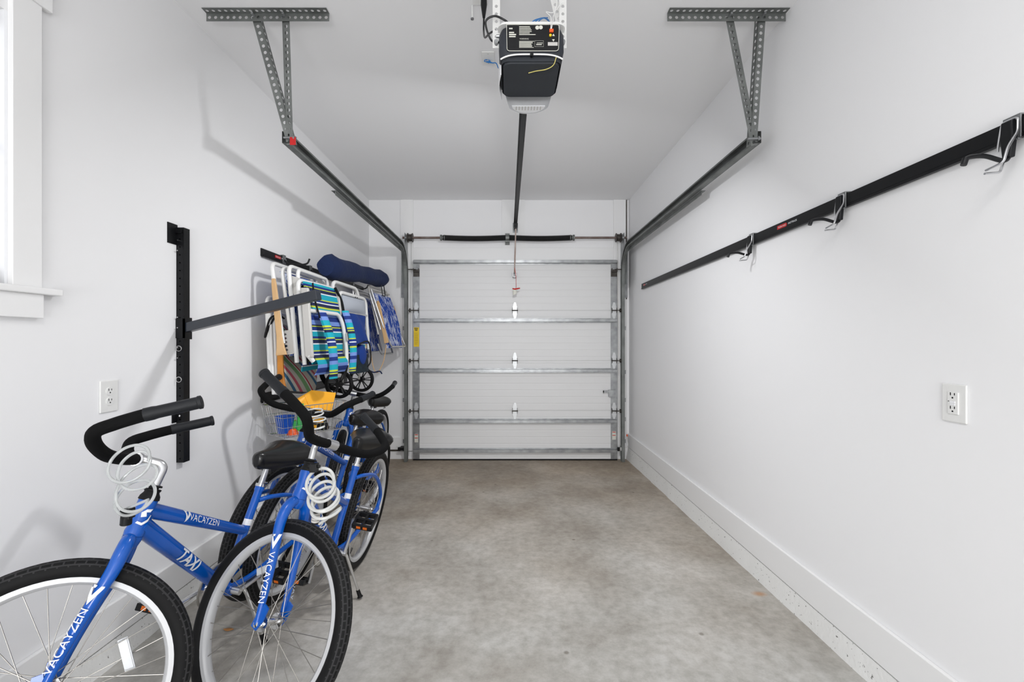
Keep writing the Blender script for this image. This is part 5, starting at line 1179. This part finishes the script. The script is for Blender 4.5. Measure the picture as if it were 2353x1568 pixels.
# yellow plastic dustpan-like tray standing in the basket
t_ = empty('plastic_tray', M.Translation(inb(.45, .5, .1))); tag(t_, 'yellow plastic tray sticking up out of the wire basket', 'tray')
O_ = V(t_.location); a_ = atY(684, 934, 2.86)-O_; b_ = atY(762, 944, 3.02)-O_; c_ = atY(772, 903, 3.06)-O_; d_ = atY(716, 897, 2.96)-O_; e_ = atY(682, 917, 2.88)-O_
nrm = (b_-a_).cross(e_-a_).normalized()
mb = MB(); poly = [a_, b_, c_, d_, e_]; n = 5
vs = poly+[q-nrm*.004 for q in poly]; mb.add(vs, [tuple(range(n)), tuple(range(2*n-1, n-1, -1))]+[(i, n+i, n+(i+1) % n, (i+1) % n) for i in range(n)])
obj('tray_panel', mb, YELLOW, t_, smooth=False)
mid = (a_+b_)/2; obj('tray_stem', MB().bar(mid, mid+V((.0, .0, -.09)), .10, .02, (0, 1, 0)), YELLOW, t_, smooth=False)
obj('tray_fold', MB().tube([d_.lerp(e_, .5), a_.lerp(b_, .35)], .003, 6), YELLOW, t_)
def toy(name, u, v, h, mbf, m_, lab, cat, rot=0):
    o = obj(name, mbf(), m_); o.matrix_world = M.Translation(inb(u, v, h)) @ M.Rotation(rot, 4, 'Z'); tag(o, lab, cat); return o
toy('sand_shovel', .32, .30, .45, lambda: MB().tube([(0, 0, .10), (0, 0, -.02)], .008, 10).prism([(-.03, -.06), (.03, -.06), (.035, .0), (-.035, .0)], (0, 0, 0), (1, 0, 0), (0, 0, 1), (0, .006, 0)).tube([(-.03, 0, .10), (.03, 0, .10)], .008, 10), GREEN, 'green plastic shovel in the wire basket beside the cable lock', 'toy shovel', .4)
toy('toy_bucket', .13, .45, .08, lambda: MB().lathe([(.03, 0), (.04, .0), (.055, .10), (.058, .105), (.052, .105), (.038, .006), (.001, .006)], (0, 0, 0), (0, 0, 1), 28), BLUEPL, 'blue plastic bucket in the near end of the wire basket', 'toy bucket')
toy('toy_mould', .20, .25, .03, lambda: MB().lathe([(.001, 0), (.035, 0), (.03, .02), (.018, .034), (.001, .036)], (0, 0, 0), (0, 0, 1), 10), ORANGE, 'small orange plastic piece at the bottom of the wire basket', 'toy')
toy('toy_rake', .55, .35, .30, lambda: MB().tube([(0, 0, .09), (0, 0, -.03)], .007, 10).prism([(-.03, -.03), (-.022, -.05), (-.018, -.03), (-.004, -.03), (0, -.05), (.004, -.03), (.018, -.03), (.022, -.05), (.03, -.03), (.03, -.015), (-.03, -.015)], (0, 0, 0), (1, 0, 0), (0, 0, 1), (0, .006, 0)), YELLOW, 'small yellow plastic rake in the middle of the wire basket', 'toy rake', .2)
toy('snorkel_bag', .72, .55, .02, lambda: MB().sheet(lambda u, v: V((-.07+.14*u, -.04+.08*v, .10*math.sin(PI*u)**.5*math.sin(PI*v)**.5)), 12, 8, .004, (0, 0, -1)), BLACKF, 'black cloth pouch in the far end of the wire basket', 'pouch', .2)
toy('sand_sifter', .34, .72, .05, lambda: MB().lathe([(.03, 0), (.045, .0), (.05, .06), (.045, .06), (.03, .006)], (0, 0, 0), (0, 0, 1), 20), mat('lime_plastic', rgb(160, 220, 60), .4), 'lime green plastic sifter in the wire basket', 'toy', .2)
# dry leaf on the floor under the front wheel, small debris
p = atY(525, 1453, 1.30*F/(1453-CY)); lf = obj('dry_leaf', MB().sheet(lambda u, v: V((.045*(u-.5), .022*(v-.5)*math.sin(PI*u), .004*math.sin(PI*v))), 6, 4, .0008, (0, 0, 1)), BROWN); lf.location = (p.x, p.y, fz(p.y)+.003); tag(lf, 'small dry leaf on the floor under the bicycle facing the viewer', 'leaf')
